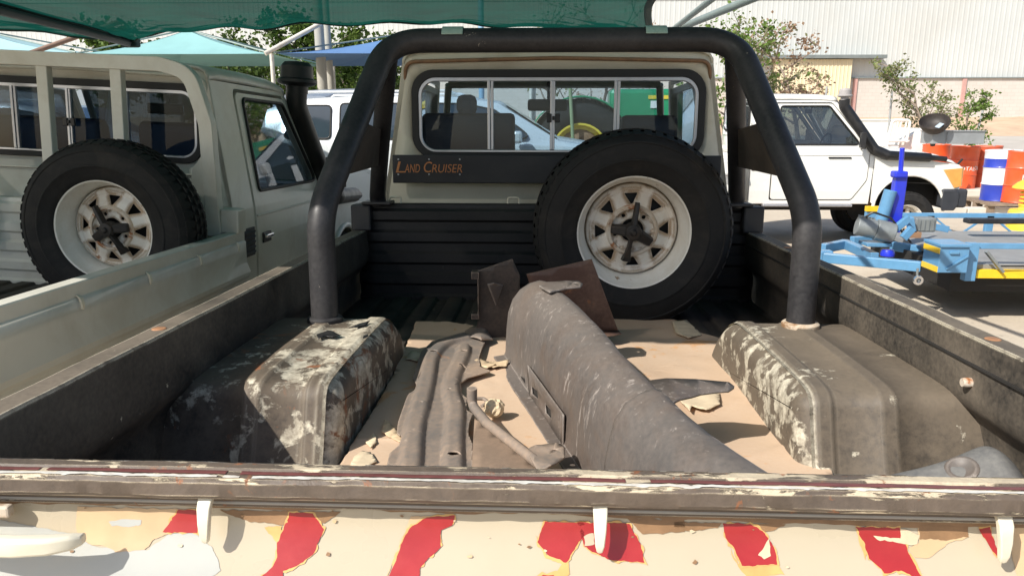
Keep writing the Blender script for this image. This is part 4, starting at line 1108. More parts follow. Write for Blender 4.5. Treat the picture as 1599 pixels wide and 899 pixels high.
# big dented bumper lying diagonally across the bed
bu = empty('steel_bumper', T0); tag(bu, 'large dusty black steel bumper lying diagonally across the bed', 'bumper')
A = tl(791, 562, Z=FZ); B = tl(905, 735, Z=FZ)
ax = Vector((B.x - A.x, B.y - A.y, 0)); ax.normalize(); nx = Vector((-ax.y, ax.x, 0))
if nx.x < 0: nx = -nx
BPROF = [(-.042, -.310), (-.042, -.303), (-.007, -.300), (-.002, -.287), (.0, -.25), (.002, -.20), (.008, -.147), (.022, -.100), (.044, -.064), (.072, -.043), (.098, -.036), (.116, -.040), (.126, -.052), (.129, -.072)]
def bpos(t, n, z):
    kk = sm(.30, 1.15, t); z = -.31 + (z + .31) * (1 - .15 * kk); n = n * (1 - .12 * kk)
    base = Vector((A.x, A.y, 0)) + ax * min(t, 1.08) + nx * n
    if t > 1.08:
        k = t - 1.08; a = min(k, .7) * .75
        base += (ax * math.cos(a * .5) + nx * math.sin(a * .5)) * k - nx * n * 0
        z = z - .05 * k
    if t < .12:                                     # the far end is rounded off
        q = (.12 - t) / .12; z = z - max(0, (z + .20)) * .12 * q * q
    dent = .004 * noise.noise((t * 5, z * 9, 2)) + .002 * noise.noise((t * 17, z * 20, 5))
    return Vector((base.x, base.y, z)) + nx * dent
TMAX = 1.1
while bpos(TMAX, -.042, -.2).y > -.025 and TMAX < 1.9: TMAX += .01
stn = [0, .006, .02, .05, .09, .12] + [.12 + i * (TMAX - .12) / 70 for i in range(1, 71)]
mb = MB(); mb.grid([[bpos(t, n, z) for n, z in BPROF] for t in stn])
body = mb.build('beam', M_bumper, bu, smooth=50, solid=.004)
body.modifiers['solid'].offset = 0
MB().grid([[bpos(t, n - .004 if z < -.05 else n, z + (.003 if z > -.12 else 0)) for n, z in BPROF[3:]] for t in [1.045 + i * (TMAX - 1.045) / 40 for i in range(41)]]).build('end_cap', M_bumper, bu, smooth=50, solid=.003)
# fixing plate with square holes on its face
def face_px(px, py):
    d = T0I.to_3x3() @ ray(px, py); pl = Vector((A.x, A.y, 0))
    k = (pl - CAML).dot(nx) / d.dot(nx); q = CAML + d * k
    return ((q - pl).dot(ax), q.z)
pp = [face_px(*q) for q in ((829, 568), (886, 642), (885, 698), (868, 672), (832, 618))]
holes = [[face_px(*q) for q in ((836, 602), (845, 609), (846, 622), (837, 614))], [face_px(*q) for q in ((857, 628), (867, 637), (868, 652), (858, 643))]]
plate('fixing_plate', rpoly(pp, .008, 3), holes, lambda u, v: tuple(bpos(u, -.010, v)), M_bumper, bu, solid=.004, off=0)
for h in holes:
    c_ = (sum(p[0] for p in h) / 4, sum(p[1] for p in h) / 4); MB().add([bpos(c_[0] + (p[0] - c_[0]) * 1.15, -.0062, c_[1] + (p[1] - c_[1]) * 1.15) for p in h], [(0, 1, 2, 3)]).build('hole_back', M_under, bu)
h = [face_px(*q) for q in ((812, 584), (822, 590), (824, 600), (814, 594))]; MB().add([bpos(p[0], -.006, p[1]) for p in h], [(0, 1, 2, 3)]).build('hole_back', M_under, bu)
# end plate and brackets
EY = 1.62
ep = [tl(px, py, Y=EY) for px, py in ((822, 428), (924, 404), (966, 518), (890, 526), (845, 500))]
EP = plate('end_plate', [(p.x, p.z) for p in ep], [], lambda u, v: (u, EY + .10 * (v + .04) * -1 * .6 + .006 * noise.noise((u * 7, v * 7, 1)), v), M_rustplate, bu, ucuts=[-.2 + .03 * k for k in range(20)], vcuts=[-.30 + .03 * k for k in range(14)], solid=.004, off=0)
z0 = tl(966, 518, Y=EY).z
lp = [tl(px, py, Z=z0 - .004) for px, py in ((885, 532), (958, 524), (970, 521), (966, 516), (930, 518), (880, 522))]
plate('end_plate_lip', [(p.x, p.y) for p in lp], [], lambda u, v: (u, v, z0 - .004), M_rustplate, bu, solid=.004, off=0)
def tongue(name, pts, z, slot=None, par=bu, mat=M_bumper, tilt=0):
    uv = [tuple(tl(px, py, Z=z).xy) for px, py in pts]; hs = []
    if slot: q = tl(*slot, Z=z); hs = [circ(q.x, q.y, .008, 12, .7)]
    return plate(name, rpoly(uv, .006, 3), hs, lambda u, v: (u, v, z + tilt * (u - uv[0][0]) + .003 * noise.noise((u * 12, v * 12, 0))), mat, par, ucuts=[-.3 + .02 * k for k in range(50)], solid=.006, off=0)
tongue('bracket', [(842, 447), (850, 442), (881, 439), (903, 440), (910, 444), (906, 449), (884, 451), (858, 456)], -.028, (897, 444))
tongue('bracket', [(985, 600), (1040, 592), (1085, 592), (1138, 597), (1147, 604), (1138, 611), (1095, 614), (1062, 624), (1045, 634), (1010, 630)], -.150, None)

# black bracket leaning by the headboard
bk = empty('mounting_bracket', T0); tag(bk, 'black folded steel bracket standing between headboard and bumper end', 'bracket')
KY = 1.72
kp = [tl(px, py, Y=KY) for px, py in ((748, 421), (775, 412), (800, 404), (812, 430), (812, 520), (788, 528), (758, 530), (744, 515), (748, 488))]
plate('web', [(p.x, p.z) for p in kp], [], lambda u, v: (u, KY + .05 * (u + .1) + .004 * noise.noise((u * 9, v * 9, 1)), v), M_darkplate, bk, ucuts=[-.3 + .02 * k for k in range(20)], vcuts=[-.4 + .02 * k for k in range(22)], solid=.004, off=0)
fl = MB()
for (a, b) in (((741, 423), (748, 434)), ((741, 488), (748, 496))):
    p, q = tl(*a, Y=KY - .02), tl(*b, Y=KY - .02); fl.box(((p.x + q.x) / 2 - .004, KY - .02, (p.z + q.z) / 2), (abs(q.x - p.x) + .012, .05, abs(p.z - q.z)))
p, q = tl(747, 423, Y=KY - .02), tl(747, 495, Y=KY - .02); fl.box((p.x, KY - .02, (p.z + q.z) / 2), (.004, .04, p.z - q.z))
fl.build('flange', M_darkplate, bk, bevel=.002)
gs = [tl(px, py, Y=KY - .05) for px, py in ((762, 441), (772, 440), (784, 448), (773, 480))]
MB().add([gs[0] + Vector((0, -.03, 0)), gs[1] + Vector((0, -.02, .0)), gs[2] + Vector((0, .04, 0)), gs[3] + Vector((0, .03, 0))], [(0, 1, 2, 3)]).build('gusset', M_bumper, bk, solid=.006, off=0, bevel=.004)
sl = MB()
for (a, b) in (((765, 481), (769, 490)), ((765, 501), (768, 508))):
    p, q = tl(*a, Y=KY - .004), tl(*b, Y=KY - .004); sl.add([p, p + Vector((.004, 0, 0)), q + Vector((.004, 0, 0)), q], [(0, 1, 2, 3)])
sl.build('slot_edge', M_alu, bk)
uv = [tuple(tl(px, py, Z=-.285).xy) for px, py in ((726, 515), (740, 512), (760, 520), (770, 530), (752, 536), (730, 528))]
plate('foot_tab', uv, [], lambda u, v: (u, v, -.281 + .010 * math.sin(u * 40)), M_skid, bk, ucuts=[-.4 + .01 * k for k in range(40)], solid=.004, off=0)

# plastic bumper end near the tailgate
be = empty('bumper_corner', T0); tag(be, 'grey plastic bumper corner with round recess tucked behind the tailgate', 'bumper corner')
rid = [(1360, 752), (1395, 742), (1440, 733), (1487, 721), (1527, 704), (1546, 696), (1561, 700), (1580, 716), (1595, 740), (1606, 775)]
rows = []
top = [tl(px, py, Y=.47) for px, py in rid]
for (dy, dz, k) in ((.05, -.030, 1), (.03, -.008, 1), (0, 0, 1), (-.03, -.010, 1), (-.10, -.042, .98), (-.17, -.10, .96), (-.21, -.19, .95), (-.22, -.32, .95)):
    cx = top[5].x
    rows.append([Vector((cx + (p.x - cx) * k, p.y + dy * (.4 + .6 * sm(0, .2, p.z + .3)), p.z + dz * (.5 + .5 * sm(-.25, -.09, p.z)))) for p in top])
shell = MB().grid(rows); shell.build('shell', M_plasticgrey, be, smooth=60, solid=.004, sub=2)
from mathutils.bvhtree import BVHTree
hit = BVHTree.FromPolygons([Vector(v) for v in shell.v], shell.f).ray_cast(CAML, (T0I.to_3x3() @ ray(1502, 732)).normalized())
hn = hit[1] if hit[1].dot(Vector((0, -1, 1))) > 0 else -hit[1]; q = hit[0] + hn * .002
MB().lathe([(.0, -.002), (.018, -.001), (.022, .003), (.026, .0035), (.030, .0)], 24, Matrix.Translation(q) @ hn.to_track_quat('Z', 'Y').to_matrix().to_4x4()).build('round_recess', M_bumper, be, smooth=50)

# black plastic scraps on the left arch
for k, pts in enumerate(([(494, 524), (512, 519), (524, 521), (534, 524), (520, 528), (508, 526), (498, 530)], [(545, 512), (566, 506), (578, 504), (572, 509), (555, 514)], [(566, 528), (575, 524), (574, 527), (567, 530)])):
    o = scrap(None, pts, -.132, M_black, .004, 60 + k, 'plastic_scrap', .002); o.matrix_world = T0
    tag(o, ('largest torn scrap of black plastic lying on the left wheel arch', 'thin long sliver of black plastic on the left wheel arch', 'tiny chip of black plastic on the left wheel arch')[k].replace('left ', 'flaking '), 'scrap')

# ================================================================== NEIGHBOURING PICKUPS
rollL = Matrix.Rotation(R(2.6), 4, 'Y')
TL = T0 @ Matrix.Translation((-2.475, .28, -.012)) @ rollL
lopt = dict(bed_inner=M_sage, bed_outer=M_sage, hook=M_hook, cap=M_sage, arch=(M_sage, M_sage), floor=M_floor, lip=M_sage, dark_head=False,
            snorkel=True, head=1.15, chrome=True, rearglass=M_glassb, seats=((-.62, -.02, .52, False), (.20, .60, .52, False)))
left = build_pickup(TL, M_sage, 'dusty white pickup with ladder rack and spare wheel under green net', 'pickup truck', None, lopt)
left['label'] = 'dusty white pickup with box section rack, black snorkel and spare wheel, under the green net'
rk = empty('cab_rack'); rk.parent = left
def sq_tube(path, w_, mat, name, par):
    mb = MB()
    path = [Vector(p) for p in path]
    mb.tube(path, w_ * .707, 4); return mb.build(name, mat, par, smooth=0, bevel=.004)
bar = fillet([(.80, 2.42, -.02), (.775, 2.42, .52), (.70, 2.42, .755), (.56, 2.42, .788), (-.56, 2.42, .788), (-.70, 2.42, .755), (-.775, 2.42, .52), (-.80, 2.42, -.02)], .12, 6)
mb = MB(); n = len(bar); rows = []
for i, p in enumerate(bar):
    t = (bar[min(i + 1, n - 1)] - bar[max(i - 1, 0)]).normalized(); nn = Vector((0, 1, 0)); b_ = t.cross(nn)
    rows.append([p + b_ * .034 + nn * .028, p - b_ * .034 + nn * .028, p - b_ * .034 - nn * .028, p + b_ * .034 - nn * .028])
mb.loft(rows); mb.build('hoop', M_sage, rk, smooth=30, bevel=.004)
for X in (-.30, .06, .42):
    MB().box((X - .075, 2.42, .33), (.055, .045, .88), Matrix.Rotation(R(0), 3, 'Y')).build('upright', M_sage, rk, bevel=.004)
for s in (-1, 1):
    MB().add([Vector((s * .79, 2.40, .0)), Vector((s * .785, 2.40, .42)), Vector((s * .70, 2.40, .30)), Vector((s * .66, 2.40, .0))], [(0, 1, 2, 3)]).build('rack_gusset', M_sage, rk, solid=.006)
sl_ = empty('spare_wheel', TL); tag(sl_, 'spare wheel with white steel rim standing in the bed beside a box section rack', 'spare wheel')
make_wheel(sl_, Matrix.Translation((.475, 2.11, .042)) @ Matrix.Rotation(R(2), 4, 'X') @ WM, rot=R(85), clamp=R(38))
MB().tube([(.475, 2.11, .042), (.475, 2.44, .042)], .02, 10).build('mount_post', M_black, sl_)

# white pickup parked side-on
WY = 9.75
sW = .945
axp = at(1412, 334, WY)
TW = Matrix.Translation((axp.x, WY - .92 + .74, 0)) @ Matrix.Rotation(R(-90 + 1.0), 4, 'Z') @ Matrix.Scale(sW, 4) @ Matrix.Translation((0, -FA, 1.235))
wopt = dict(bed_inner=M_white, bed_outer=M_white, hook=M_white, cap=M_white, arch=(M_white, M_white), floor=M_floor, lip=M_white, dark_head=False,
            snorkel=True, head=.85, head_mat=plain('grey snorkel cap', (.33, .31, .30), .6, 0, .1, 10), snorkel_text=True, lowmirror=True, flap=True, sideglass=M_glassd, seats=((-.60, -.1, .42, True), (.20, .58, .42, True)))
white = build_pickup(TW, M_white, 'clean white pickup with black snorkel parked side-on behind the blue trailer', 'pickup truck', None, wopt)
# ================================================================== SHADE NET OVERHEAD
M_net = netmat('green shade cloth', (.007, .072, .053), .95, .52)
M_hem = plain('dark green hem tape', (.010, .035, .028), .8, 0, .2, 20)
M_pipe = plain('grey green steel pipe', (.24, .29, .27), .5, .3, .12, 6)
M_pipedark = plain('weathered dark pipe', (.05, .06, .06), .6, .2, .2, 8)
sn = empty('shade_net', Matrix.Identity(4)); tag(sn, 'green knitted shade net stretched on pipes over the parked pickups', 'shade net')
def net_panel(NL, NR, FL, FR, farin, rightin, leftin, nearin, sag, ns=60, nt_=50, seed=0, edges=(1, 1, 1, 1)):
    NL, NR, FL, FR = map(Vector, (NL, NR, FL, FR)); rows = []
    for j in range(nt_ + 1):
        t = j / nt_; row = []
        for i in range(ns + 1):
            s = i / ns
            p = (NL * (1 - s) + NR * s) * (1 - t) + (FL * (1 - s) + FR * s) * t
            p.y -= farin * 4 * s * (1 - s) * t ** 2; p.y += nearin * 4 * s * (1 - s) * (1 - t) ** 2
            p.x -= rightin * 4 * t * (1 - t) * s ** 2; p.x += leftin * 4 * t * (1 - t) * (1 - s) ** 2
            p.z -= sag * 16 * s * (1 - s) * t * (1 - t)
            e = min(s, 1 - s, t, 1 - t)
            cr = min(math.hypot(s * 4.6, (1 - t) * 6), math.hypot((1 - s) * 4.6, (1 - t) * 6))
            ang = math.atan2((1 - t) * 6 + .01, min(s, 1 - s) * 4.6 + .01)
            p.z += .035 * math.sin(ang * 22 + seed) * math.exp(-cr * .9) + .02 * noise.noise((p.x * 2.2 + seed, p.y * 1.1, 0)) + .012 * math.sin(p.x * 9 + p.y * 1.5 + 2 * noise.noise((p.x, p.y, 1))) * t
            row.append(p)
        rows.append(row)
    pn = MB().grid(rows).build('net_panel', M_net, sn, smooth=70, fix=False)
    if edges[0]: MB().tube(rows[-1], .016, 6).build('hem', M_hem, pn, smooth=60)
    if edges[1]: MB().tube([r[-1] for r in rows], .03, 6).build('hem', M_hem, pn, smooth=60)
    if edges[2]: MB().tube([r[0] for r in rows], .03, 6).build('hem', M_hem, pn, smooth=60)
    if edges[3]: MB().tube(rows[0], .03, 6).build('hem', M_hem, pn, smooth=60)
    return rows
FLp = atz(203, 60, 2.45); FRp = atz(1022, 51, 2.45)
NLp = Vector((-3.7, .42, 2.56)); NRp = Vector((1.05, .36, 2.50))
net_panel(NLp, NRp, FLp, FRp, .95, .38, .0, .06, .10, seed=1)
FL2 = FLp + Vector((-5.5, -1.6, .35)); NL2 = Vector((-9.2, .6, 2.8))
net_panel(NL2, NLp, FL2, FLp, .35, .0, .2, .1, .12, 50, 40, seed=4, edges=(1, 0, 1, 1))
MB().tube([FLp + Vector((0, -.02, -.06)), NLp], .03, 8).build('ridge_pipe', M_pipedark, sn, smooth=50)
k = FLp
MB().tube([k + Vector((-.0, 0, -.05)), at(0, 17, 5.6), at(-250, -40, 4.2)], .035, 8).build('left_pipe', M_pipedark, sn, smooth=50)
MB().box(k + Vector((0, 0, -.04)), (.17, .10, .10)).build('corner_knot', M_hem, sn, bevel=.02)
j = at(1038, 54, (FRp.y + .92) + .05)
e1 = at(1175, -2, 5.6); d1 = (e1 - j)
e2 = at(1113, -4, 5.4); d2 = (e2 - j)
MB().tube([j, j + d1 * 4.5], .030, 10).build('arm_pipe', M_pipe, sn, smooth=50)
MB().tube([j + d1 * .06, j + d2 * 3.2], .024, 10).build('arm_pipe', M_pipe, sn, smooth=50)
pe1, pe2 = j + d1 * 4.5, j + d2 * 3.2
MB().tube([(pe1.x, pe1.y, 0), (pe1.x, pe1.y, pe1.z + .1)], .05, 12).build('post', M_pipe, sn, smooth=50)
MB().tube([(pe2.x, pe2.y, pe2.z), (pe2.x + 1.9, pe2.y - 4.5, pe2.z + .2)], .03, 10).build('arm_pipe', M_pipe, sn, smooth=50)
MB().tube([(pe2.x + 1.9, pe2.y - 4.5, 0), (pe2.x + 1.9, pe2.y - 4.5, pe2.z + .25)], .05, 12).build('post', M_pipe, sn, smooth=50)
MB().tube([FRp, j], .008, 6).build('tie', plain('white rope', (.7, .7, .66), .8), sn)
MB().tube([NRp, (pe2.x + 1.9, pe2.y - 4.5, pe2.z + .2)], .008, 6).build('tie', MATS['white rope'], sn)
MB().tube([(-9.4, .7, 0), (-9.4, .7, 3.0)], .05, 12).build('post', M_pipe, sn, smooth=50)
MB().tube([at(-250, -40, 4.2), (-9.4, .7, 2.95)], .035, 8).build('left_pipe', M_pipedark, sn, smooth=50)

# ================================================================== FABRIC CANOPIES BEHIND
def canopy(name, label, apex, base, mat, posts, strut=None):
    r = empty(name, Matrix.Identity(4)); tag(r, label, 'canopy', 'fabric canopies over the car park')
    apex = Vector(apex); base = [Vector(b) for b in base]; n = len(base)
    mb = MB()
    for i in range(n):
        a, b = base[i], base[(i + 1) % n]; m = 12; rows = []
        for jj in range(m + 1):
            t = jj / m; row = []
            for ii in range(m + 1):
                s = ii / m
                p = (a * (1 - s) + b * s) * (1 - t) + apex * t
                c_ = sum(base, Vector()) / n
                p += (c_ - p) * .06 * 4 * s * (1 - s) * (1 - t); p.z -= .10 * 4 * t * (1 - t)
                row.append(p)
            rows.append(row)
        mb.grid(rows)
    cv = mb.build('fabric', mat, r, smooth=20, fix=False)
    for i in range(n):
        MB().tube([base[i], apex + Vector((0, 0, .01))], .022, 6).build('hip_rope', M_pipe, cv)
    for i in posts:
        b = base[i]; MB().tube([(b.x, b.y, 0), b], .05, 10).build('post', M_whitepipe, r, smooth=50)
    return r
M_whitepipe = plain('white painted pipe', (.62, .60, .54), .5, .1, .12, 5, dirt=(.35, .25, .17), dirt_amt=.6)
M_teal = plain('teal canopy fabric', (.22, .42, .42), .85, 0, .05, 2)
M_teal2 = plain('pale blue canopy fabric', (.30, .48, .51), .85, 0, .05, 2)
M_blue = plain('blue canopy fabric', (.09, .19, .38), .85, 0, .06, 2)
D1 = 18.0
def cb(px0, px1, py, D, depth):
    a, b = at(px0, py, D), at(px1, py, D); return [a, b, b + Vector((0, depth, 0)), a + Vector((0, depth, 0))]
t1 = cb(118, 424, 84, D1, 5.0)
canopy('fabric_canopy', 'teal pyramid canopy with one low post beside the blue canopy', at(292, 47, D1 + 1.6), t1, M_teal, (1, 2, 3))
t2 = cb(-260, 118, 82, D1 + .5, 5.0)
canopy('fabric_canopy', 'pale blue canopy beyond the roof of the pickup with the rack', at(-40, 46, D1 + 2), t2, M_teal2, (0, 3))
t3 = cb(428, 830, 83, D1, 5.0)
canopy('fabric_canopy', 'blue pyramid canopy in front of the tall grey poles', at(640, 52, D1 + 2), t3, M_blue, (1, 2, 3))
# leaning strut and tall poles
p0, p1 = at(414, 84, D1 - .2), at(501, 37, D1 + .6)
sp_ = MB().tube([p0, p1], .055, 8); tag(sp_.build('canopy_strut', M_whitepipe, smooth=50), 'white slanting strut from the low canopy post up to the tall pole', 'strut')
p0, p1 = at(68, 76, 14), at(142, 50, 14.5)
tag(MB().tube([p0 + (p0 - p1) * .4, p1 + (p1 - p0) * .6], .045, 8).build('canopy_strut', plain('rusty brown pipe', (.22, .14, .10), .7, 0, .2, 6), smooth=50), 'rusty brown slanting pipe below the green net corner', 'strut')
M_pole = plain('grey concrete pole', (.36, .35, .31), .8, 0, .1, 3, .2, 30)
for (px, D, r_, lab) in ((500, 20, .12, 'thicker grey pole of a pair beside the slanting strut'), (513, 21, .085, 'thinner grey pole of a pair beside the slanting strut')):
    t = at(px - 3, 36, D); b = at(px + 4, 150, D)
    tag(MB().tube([(b.x + .03, b.y, 0), (t.x, t.y, t.z + .6)], [r_ * 1.2, r_], 14).build('utility_pole', M_pole, smooth=50), lab, 'pole', 'tall grey poles')
t = at(751, 30, 30)
tag(MB().tube([(t.x, t.y, .3), (t.x, t.y, 7.5)], .11, 12).build('blue_pole', plain('light blue pole paint', (.25, .42, .58), .5, 0, .1, 3), smooth=50), 'slim light blue pole in front of the white warehouse', 'pole')

# ================================================================== PARKED CARS AND TRACTOR
M_carglass = plain('dark car glass', (.03, .045, .06), .06, 0, .15, 2, coat=.8)
M_carglass2 = plain('sky tinted car glass', (.10, .14, .16), .06, 0, .15, 2, coat=.8)
def car(label, mw, paint, stations, wins, wheels, screens=(), group=None, name='parked_car', wW=.90, extra=None):
    r = empty(name, mw); tag(r, label, 'car', group)
    rings = []
    def half(st):
        y, zb, zl, zr, w0, wr = st
        return [(0, zb), (w0 * .9, zb), (w0 * .99, zb + .08), (w0 * 1.0, (zb + zl) * .5), (w0 * .985, zl - .03), (w0 * .97, zl), (wr + .01, zr - .07), (wr - .03, zr - .015), (wr - .12, zr), (0, zr + .015)]
    for st in stations:
        h = half(st); rings.append([Vector((x, st[0], z)) for x, z in h] + [Vector((-x, st[0], z)) for x, z in reversed(h[1:-1])])
    body = MB().loft(rings).build('body', paint, r, smooth=32)
    def surf(y, z, off=.012):
        for a, b in zip(stations, stations[1:]):
            if a[0] <= y <= b[0]: break
        t = max(0, min(1, (y - a[0]) / (b[0] - a[0]))); st = [p + (q - p) * t for p, q in zip(a, b)]
        zl, zr, w0, wr = st[2], st[3], st[4], st[5]
        x0, x1 = w0 * .97, wr + .01; k = max(0, min(1.05, (z - zl) / max(.01, zr - .07 - zl)))
        return x0 + (x1 - x0) * k + off
    for s in (-1, 1):
        for wpoly in wins:
            pts = rpoly(wpoly, .05, 4)
            g_ = MB().add([Vector((s * surf(y, z), y, z)) for y, z in pts], [tuple(range(len(pts)))]).build('side_window', M_carglass, r)
            MB().tube([Vector((s * surf(y, z, .010), y, z)) for y, z in pts + [pts[0]]], .010, 6, cap=False).build('seal', M_blacktrim, g_)
        mr = MB().box((s * (wW + .11), screens[0][0] if screens else 3, 1.0 if not screens else screens[0][1]), (.16, .10, .13)); mr.build('door_mirror', paint, r, bevel=.03)
        hb_ = MB().box((s * (wW * .995 + .005), extra['handle'] if extra else 2.2, extra['hz'] if extra else 1.0), (.025, .16, .028)); hb_.build('door_handle', M_chrome, r, bevel=.008)
        MB().box((s * (wW * .96), (stations[0][0] + stations[-1][0]) / 2, stations[3][1] + .05), (.10, (stations[-1][0] - stations[0][0]) * .5, .09)).build('sill_trim', M_black, r, bevel=.02)
    for (y, rad) in wheels:
        for s in (-1, 1):
            wl = empty('wheel'); wl.parent = r
            Mx = Matrix.Translation((s * (wW - .11), y, rad)) @ Matrix.Rotation(R(90) * s, 4, 'Z') @ WM @ Matrix.Scale(rad / .39, 4)
            MB().lathe([(.20, .08), (.24, .11), (.30, .115), (.36, .10), (.388, .07), (.388, -.07), (.36, -.10), (.2, -.1)], 36, Mx).build('tyre', M_tyre, wl, smooth=50)
            MB().lathe([(0, .06), (.05, .065), (.06, .05), (.17, .06), (.19, .085), (.205, .08)], 28, Mx).build('rim', M_alu, wl, smooth=40)
    return r
SUV = [(0, .45, .95, 1.02, .84, .70), (.05, .42, 1.10, 1.30, .88, .72), (.22, .40, 1.33, 1.70, .90, .74), (.55, .38, 1.34, 1.80, .91, .74), (1.3, .36, 1.34, 1.84, .91, .74), (2.3, .36, 1.33, 1.83, .91, .73), (2.75, .36, 1.33, 1.77, .91, .71), (3.42, .36, 1.31, 1.37, .91, .80), (3.6, .36, 1.29, 1.34, .91, .80), (4.35, .38, 1.18, 1.22, .89, .76), (4.6, .42, .98, 1.04, .84, .70), (4.68, .48, .80, .86, .76, .6)]
sx0 = at(1035, 300, 9.0)
TS = Matrix.Translation((sx0.x, sx0.y, 0)) @ Matrix.Rotation(R(-90), 4, 'Z') @ Matrix.Translation((0, -4.68, .06))
suv = car('silver white double cab car seen through the cab windows of the cream pickup', TS, M_silver, SUV,
    [[(.42, 1.38), (.95, 1.38), (.95, 1.73), (.62, 1.73)], [(1.05, 1.38), (1.95, 1.38), (1.95, 1.75), (1.05, 1.75)], [(2.07, 1.38), (3.15, 1.38), (2.72, 1.68), (2.4, 1.745), (2.07, 1.75)]],
    ((.95, .38), (3.75, .38)), ((2.98, 1.40),), extra=dict(handle=2.25, hz=1.22))
suv['label'] = 'silver white car parked side-on beyond the two rear cabs'
MB().add([Vector((.76, 3.40, 1.385)), Vector((-.76, 3.40, 1.385)), Vector((-.66, 2.80, 1.765)), Vector((.66, 2.80, 1.765))], [(0, 1, 2, 3)]).build('windscreen', M_carglass2, suv)
for s in (-1, 1):
    MB().tube(fillet([(s * .66, .5, 1.80), (s * .66, .6, 1.87), (s * .66, 2.2, 1.885), (s * .66, 2.35, 1.83)], .05, 4), .014, 8).build('roof_rail', M_silver, suv, smooth=50)
suv2 = copy_tree(suv); sx2 = at(345, 300, 10.2); suv2.matrix_world = Matrix.Translation((sx2.x, sx2.y, 0)) @ Matrix.Rotation(R(-90), 4, 'Z') @ Matrix.Translation((0, -4.68, .02))
tag(suv2, 'white car showing through the windows of the pickup with the rack', 'car')
vp = at(548, 250, 12.5)
VAN = [(y, zb, zl + .05, zr + .28, w, wr) for (y, zb, zl, zr, w, wr) in SUV]
TV = Matrix.Translation((vp.x - 1.0, vp.y, 0)) @ Matrix.Rotation(R(-38), 4, 'Z')
van = car('grey blue van roof behind the silver white car', TV, M_greycar, VAN, [[(.42, 1.45), (1.95, 1.45), (1.95, 1.92), (.62, 1.92)], [(2.07, 1.45), (3.1, 1.45), (2.6, 1.92), (2.07, 1.95)]], ((.95, .38), (3.75, .38)), ((2.98, 1.45),), extra=dict(handle=2.25, hz=1.25))
van['label'] = 'grey blue van with tall roof standing behind the silver white car'
MB().add([Vector((.66, .10, 1.46)), Vector((-.66, .10, 1.46)), Vector((-.62, .30, 1.93)), Vector((.62, .30, 1.93))], [(0, 1, 2, 3)]).build('rear_glass', M_carglass, van)

# green tractor
M_tgreen = plain('tractor green', (.02, .26, .11), .35, 0, .1, 4, coat=.4)
M_tyel = plain('tractor yellow', (.75, .55, .06), .4, 0, .1, 6, coat=.3)
tc = at(905, 214, 15.0)
tr = empty('tractor', Matrix.Translation((tc.x, tc.y, 0))); tag(tr, 'green tractor with yellow rear wheel centre seen through the back window', 'tractor')
def twheel(x, y, r_, w_):
    k = empty('wheel'); k.parent = tr; Mx = Matrix.Translation((x, y, r_)) @ WM
    mb = MB().lathe([(r_ * .55, w_ * .8), (r_ * .62, w_), (r_ * .9, w_), (r_, w_ * .7), (r_, -w_ * .7), (r_ * .9, -w_), (r_ * .55, -w_)], 40, Mx)
    for i in range(22):
        for sg in (-1, 1):
            a = 2 * math.pi * (i + .5 * (sg > 0)) / 22; cc = Vector((math.cos(a), math.sin(a), 0)); tt = Vector((-cc.y, cc.x, 0))
            mb.box(Mx @ (cc * r_ + Vector((0, 0, sg * w_ * .42))), (.06, w_ * .95, .07), Mx.to_3x3() @ Matrix((tt, Vector((0, 0, 1)), cc)).transposed() @ Matrix.Rotation(.6 * sg, 3, 'Z'))
    mb.build('tyre', M_tyre, k, smooth=40)
    MB().lathe([(r_ * .55, w_ * .8), (r_ * .56, w_ * .9), (r_ * .52, w_ * .9), (r_ * .48, w_ * .3), (r_ * .30, w_ * .1)], 36, Mx).build('rim', M_tyel, k, smooth=40)
    MB().lathe([(r_ * .44, w_ * .25), (r_ * .40, w_ * .42), (r_ * .2, w_ * .5), (r_ * .18, w_ * .75), (0, w_ * .78)], 20, Mx).build('hub', M_mud, k, smooth=40)
twheel(0, 0, .98, .22); twheel(0, 1.7, .98, .22); twheel(2.1, .15, .5, .14); twheel(2.1, 1.55, .5, .14)
MB().box((1.35, .65, 1.78), (1.5, .7, .80)).build('hood', M_tgreen, tr, bevel=.08)
MB().box((1.55, .29, 2.02), (.40, .02, .07)).build('stripe', M_tyel, tr)
MB().box((1.52, .288, 1.88), (.24, .02, .14)).build('label_plate', plain('white label', (.75, .72, .66), .6), tr)
fd = []
for k in range(15):
    a = R(10 + 150 * k / 14); fd.append([Vector((1.06 * math.cos(a), y_, .98 + 1.06 * math.sin(a))) for y_ in (-.28, .32)])
MB().grid(fd).build('mudguard', M_tgreen, tr, smooth=50, solid=.03)
MB().box((.1, .85, 1.2), (1.5, .9, .7)).build('body', M_black, tr, bevel=.05)
MB().tube([(-.12, -.3, .9), (-.22, -.25, 2.35)], .035, 8).build('roll_post', plain('olive pipe', (.25, .30, .16), .6), tr, smooth=50)
MB().box((.15, .8, 1.75), (.45, .5, .4)).build('seat', M_black, tr, bevel=.08)

